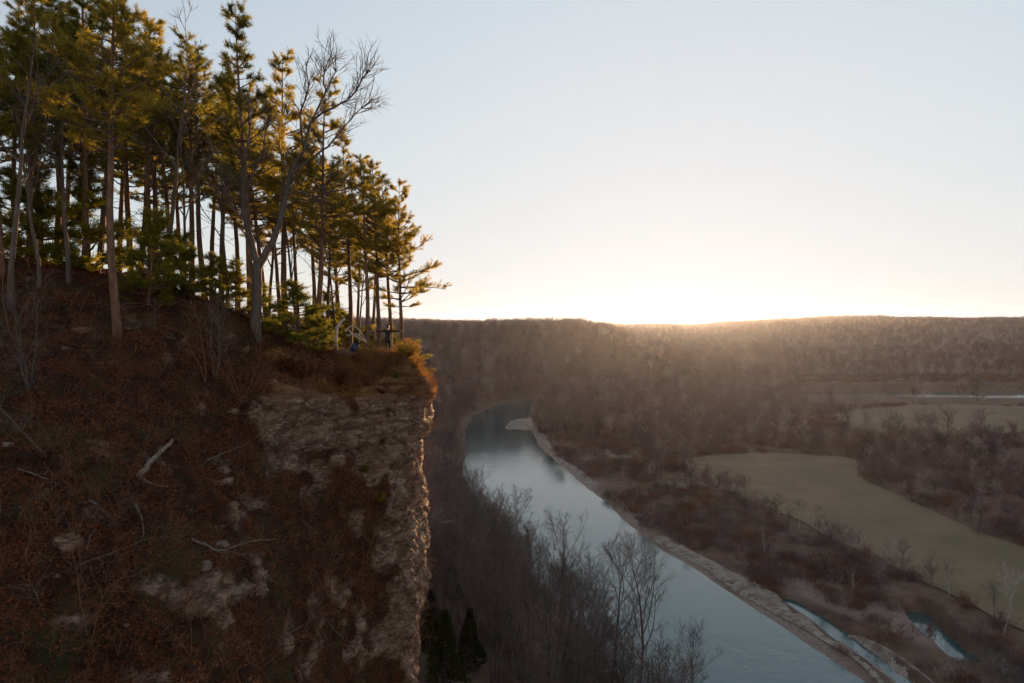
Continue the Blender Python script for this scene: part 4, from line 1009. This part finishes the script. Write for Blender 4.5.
# scrub on the river flats, field margins and as the woods' understorey
def scrub_mesh(mat):
    A = MB(); P0, P1 = [], []
    for k in range(46):
        b = grow((rng.normal() * 1.1, rng.normal() * 1.1, -.1), (rng.normal() * .35, rng.normal() * .35, 1), rng.uniform(.5, 2.6), 4, .15); P0.append(b[:-1]); P1.append(b[1:])
        for m in range(4):
            e = grow(b[rng.integers(1, 5)], (rng.normal(), rng.normal(), .8), rng.uniform(.4, .9), 2, .2); P0.append(e[:-1]); P1.append(e[1:])
    A.segs(np.concatenate(P0), np.concatenate(P1), .022, .014, 3); return A.mesh('scrub', mat)
SCc = hidden_coll('scrub_bushes', [scrub_mesh(M['twig_red']), scrub_mesh(M['woods']), scrub_mesh(M['twig_red']), scrub_mesh(M['twig'])])
x1, y1 = scatter(75, 330, 3.0, -.2, .86); x2, y2 = scatter(330, 700, 4.2, -.2, .86); x = np.r_[x1, x2]; y = np.r_[y1, y2]
ok, D, S2 = allowed(x, y, False); dens = fbm(x / 12, y / 12, x * 0, 3, 95); ok &= ~((x / y > .4) & (y > 470) & (y < 610)); ok &= (dens > np.where(y < 330, .02, -.25)) & (D > 2.5)
x, y = x[ok], y[ok]; scatter_obj('scrub', np.stack([x, y, height(x, y)], -1), rng.uniform(.5, 1.5, len(x)), rng.uniform(0, 6.28, len(x)), SCc, 'reddish brown scrub on the river flats and under the woods', 'scrub')
print('SCRUB', len(x), 'FAR', len(rest))

# ------------------------------------------------------------------ air
HZ = dict(x=(-2600, 4200), y=(-300, 3600), z=(-70, 26))
V = np.array([(x_, y_, z_) for z_ in HZ['z'] for y_ in HZ['y'] for x_ in HZ['x']], float)
hm = bpy.data.materials.new('haze'); hm.use_nodes = True; nt = hm.node_tree; nt.nodes.clear(); ho = nt.nodes.new('ShaderNodeOutputMaterial'); pv = nt.nodes.new('ShaderNodeVolumePrincipled')
pv.inputs['Color'].default_value = (.72, .79, 1, 1); pv.inputs['Density'].default_value = .00003; pv.inputs['Anisotropy'].default_value = .7
nt.links.new(pv.outputs[0], ho.inputs['Volume'])
hz = mk('haze', V, np.array([(0, 2, 3, 1), (4, 5, 7, 6), (0, 1, 5, 4), (2, 6, 7, 3), (0, 4, 6, 2), (1, 3, 7, 5)]), hm)
tag(hz, 'thin evening haze over the valley and hills', 'haze', kind='stuff')

# ------------------------------------------------------------------ light
SUN_AZ = math.atan((677 - 512) / F); SUN_EL = math.radians(0.36)
sd = Vector((math.sin(SUN_AZ) * math.cos(SUN_EL), math.cos(SUN_AZ) * math.cos(SUN_EL), math.sin(SUN_EL)))
L = bpy.data.lights.new('sun', 'SUN'); L.energy = 5.0; L.angle = math.radians(.53); L.color = (1, .58, .27)
lo = bpy.data.objects.new('sun', L); C.objects.link(lo); lo.rotation_euler = sd.to_track_quat('Z', 'Y').to_euler()
wd = bpy.data.worlds.new('World'); sc.world = wd; wd.use_nodes = True; nt = wd.node_tree; nt.nodes.clear()
wo = nt.nodes.new('ShaderNodeOutputWorld'); bg = nt.nodes.new('ShaderNodeBackground'); sky = nt.nodes.new('ShaderNodeTexSky')
sky.sky_type = 'NISHITA'; sky.sun_disc = False; sky.sun_elevation = SUN_EL; sky.sun_rotation = SUN_AZ; sky.air_density = 1.0; sky.dust_density = .6; sky.ozone_density = 2.0; sky.altitude = 200
def wn(ty, **kw):
    n = nt.nodes.new(ty)
    for k, v in kw.items(): setattr(n, k, v)
    return n
hsv = wn('ShaderNodeHueSaturation'); hsv.inputs['Saturation'].default_value = .68; nt.links.new(sky.outputs[0], hsv.inputs['Color'])
# the sun's disc and aureole, in the sky's own directions
tc = wn('ShaderNodeTexCoord'); dt = wn('ShaderNodeVectorMath', operation='DOT_PRODUCT'); nrm = wn('ShaderNodeVectorMath', operation='NORMALIZE'); nt.links.new(tc.outputs['Generated'], nrm.inputs[0]); nt.links.new(nrm.outputs[0], dt.inputs[0]); dt.inputs[1].default_value = sd
def lobe(power, gain, col, prev):
    p = wn('ShaderNodeMath', operation='POWER'); mx = wn('ShaderNodeMath', operation='MAXIMUM'); nt.links.new(dt.outputs['Value'], mx.inputs[0]); mx.inputs[1].default_value = 0
    nt.links.new(mx.outputs[0], p.inputs[0]); p.inputs[1].default_value = power
    g_ = wn('ShaderNodeVectorMath', operation='SCALE'); g_.inputs[0].default_value = [c * gain for c in col]; nt.links.new(p.outputs[0], g_.inputs['Scale'])
    a_ = wn('ShaderNodeVectorMath', operation='ADD'); nt.links.new(prev, a_.inputs[0]); nt.links.new(g_.outputs[0], a_.inputs[1]); return a_.outputs[0]
# film-like shoulder of the bright sky, per channel
CAP = (.875, .87, .862); K = (1.8, 2.12, 2.42); EXPO = .6
o_ = hsv.outputs[0]; o_ = lobe(5, .8, (1, .95, .9), o_)
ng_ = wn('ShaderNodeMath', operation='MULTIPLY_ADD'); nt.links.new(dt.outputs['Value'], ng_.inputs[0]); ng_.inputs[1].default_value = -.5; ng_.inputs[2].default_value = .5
gb_ = wn('ShaderNodeVectorMath', operation='SCALE'); gb_.inputs[0].default_value = (.92, .60, .46); nt.links.new(ng_.outputs[0], gb_.inputs['Scale'])  # warm pink fill added to the sky opposite the sun, brightens cliff and slope
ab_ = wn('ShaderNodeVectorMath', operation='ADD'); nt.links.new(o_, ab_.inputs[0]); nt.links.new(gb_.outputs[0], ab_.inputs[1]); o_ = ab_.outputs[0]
sx = wn('ShaderNodeSeparateXYZ'); nt.links.new(o_, sx.inputs[0]); cx = wn('ShaderNodeCombineXYZ')
for i in range(3):
    m1 = wn('ShaderNodeMath', operation='MULTIPLY'); nt.links.new(sx.outputs[i], m1.inputs[0]); m1.inputs[1].default_value = -EXPO * K[i] / CAP[i]
    m2 = wn('ShaderNodeMath', operation='EXPONENT'); nt.links.new(m1.outputs[0], m2.inputs[0])
    m3 = wn('ShaderNodeMath', operation='MULTIPLY_ADD'); nt.links.new(m2.outputs[0], m3.inputs[0]); m3.inputs[1].default_value = -CAP[i] / EXPO; m3.inputs[2].default_value = CAP[i] / EXPO
    nt.links.new(m3.outputs[0], cx.inputs[i])
o_ = cx.outputs[0]
o_ = lobe(60000, 60, (1, .85, .6), o_); o_ = lobe(2500, 1.6, (1, .72, .35), o_)
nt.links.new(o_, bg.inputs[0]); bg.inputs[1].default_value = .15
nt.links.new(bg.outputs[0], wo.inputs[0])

cam = bpy.data.cameras.new('camera'); co = bpy.data.objects.new('camera', cam); C.objects.link(co); co.location = (0, 0, 0); co.rotation_euler = (math.pi / 2 - PITCH, 0, 0)
cam.sensor_width = 36; cam.lens = F * 36 / W; cam.clip_end = 12000; cam.clip_start = .1; sc.camera = co
sc.view_settings.view_transform = 'Standard'; sc.view_settings.look = 'None'; sc.view_settings.exposure = 2.0; sc.view_settings.gamma = 1
cy = sc.cycles; cy.use_denoising = True; cy.denoiser = 'OPENIMAGEDENOISE'; cy.denoising_prefilter = 'ACCURATE'; cy.denoising_input_passes = 'RGB_ALBEDO_NORMAL'; cy.max_bounces = 4; cy.diffuse_bounces = 2; cy.glossy_bounces = 2; cy.transmission_bounces = 2; cy.volume_bounces = 0; cy.transparent_max_bounces = 4; cy.sample_clamp_indirect = 4
cy.use_adaptive_sampling = True; cy.adaptive_threshold = .02
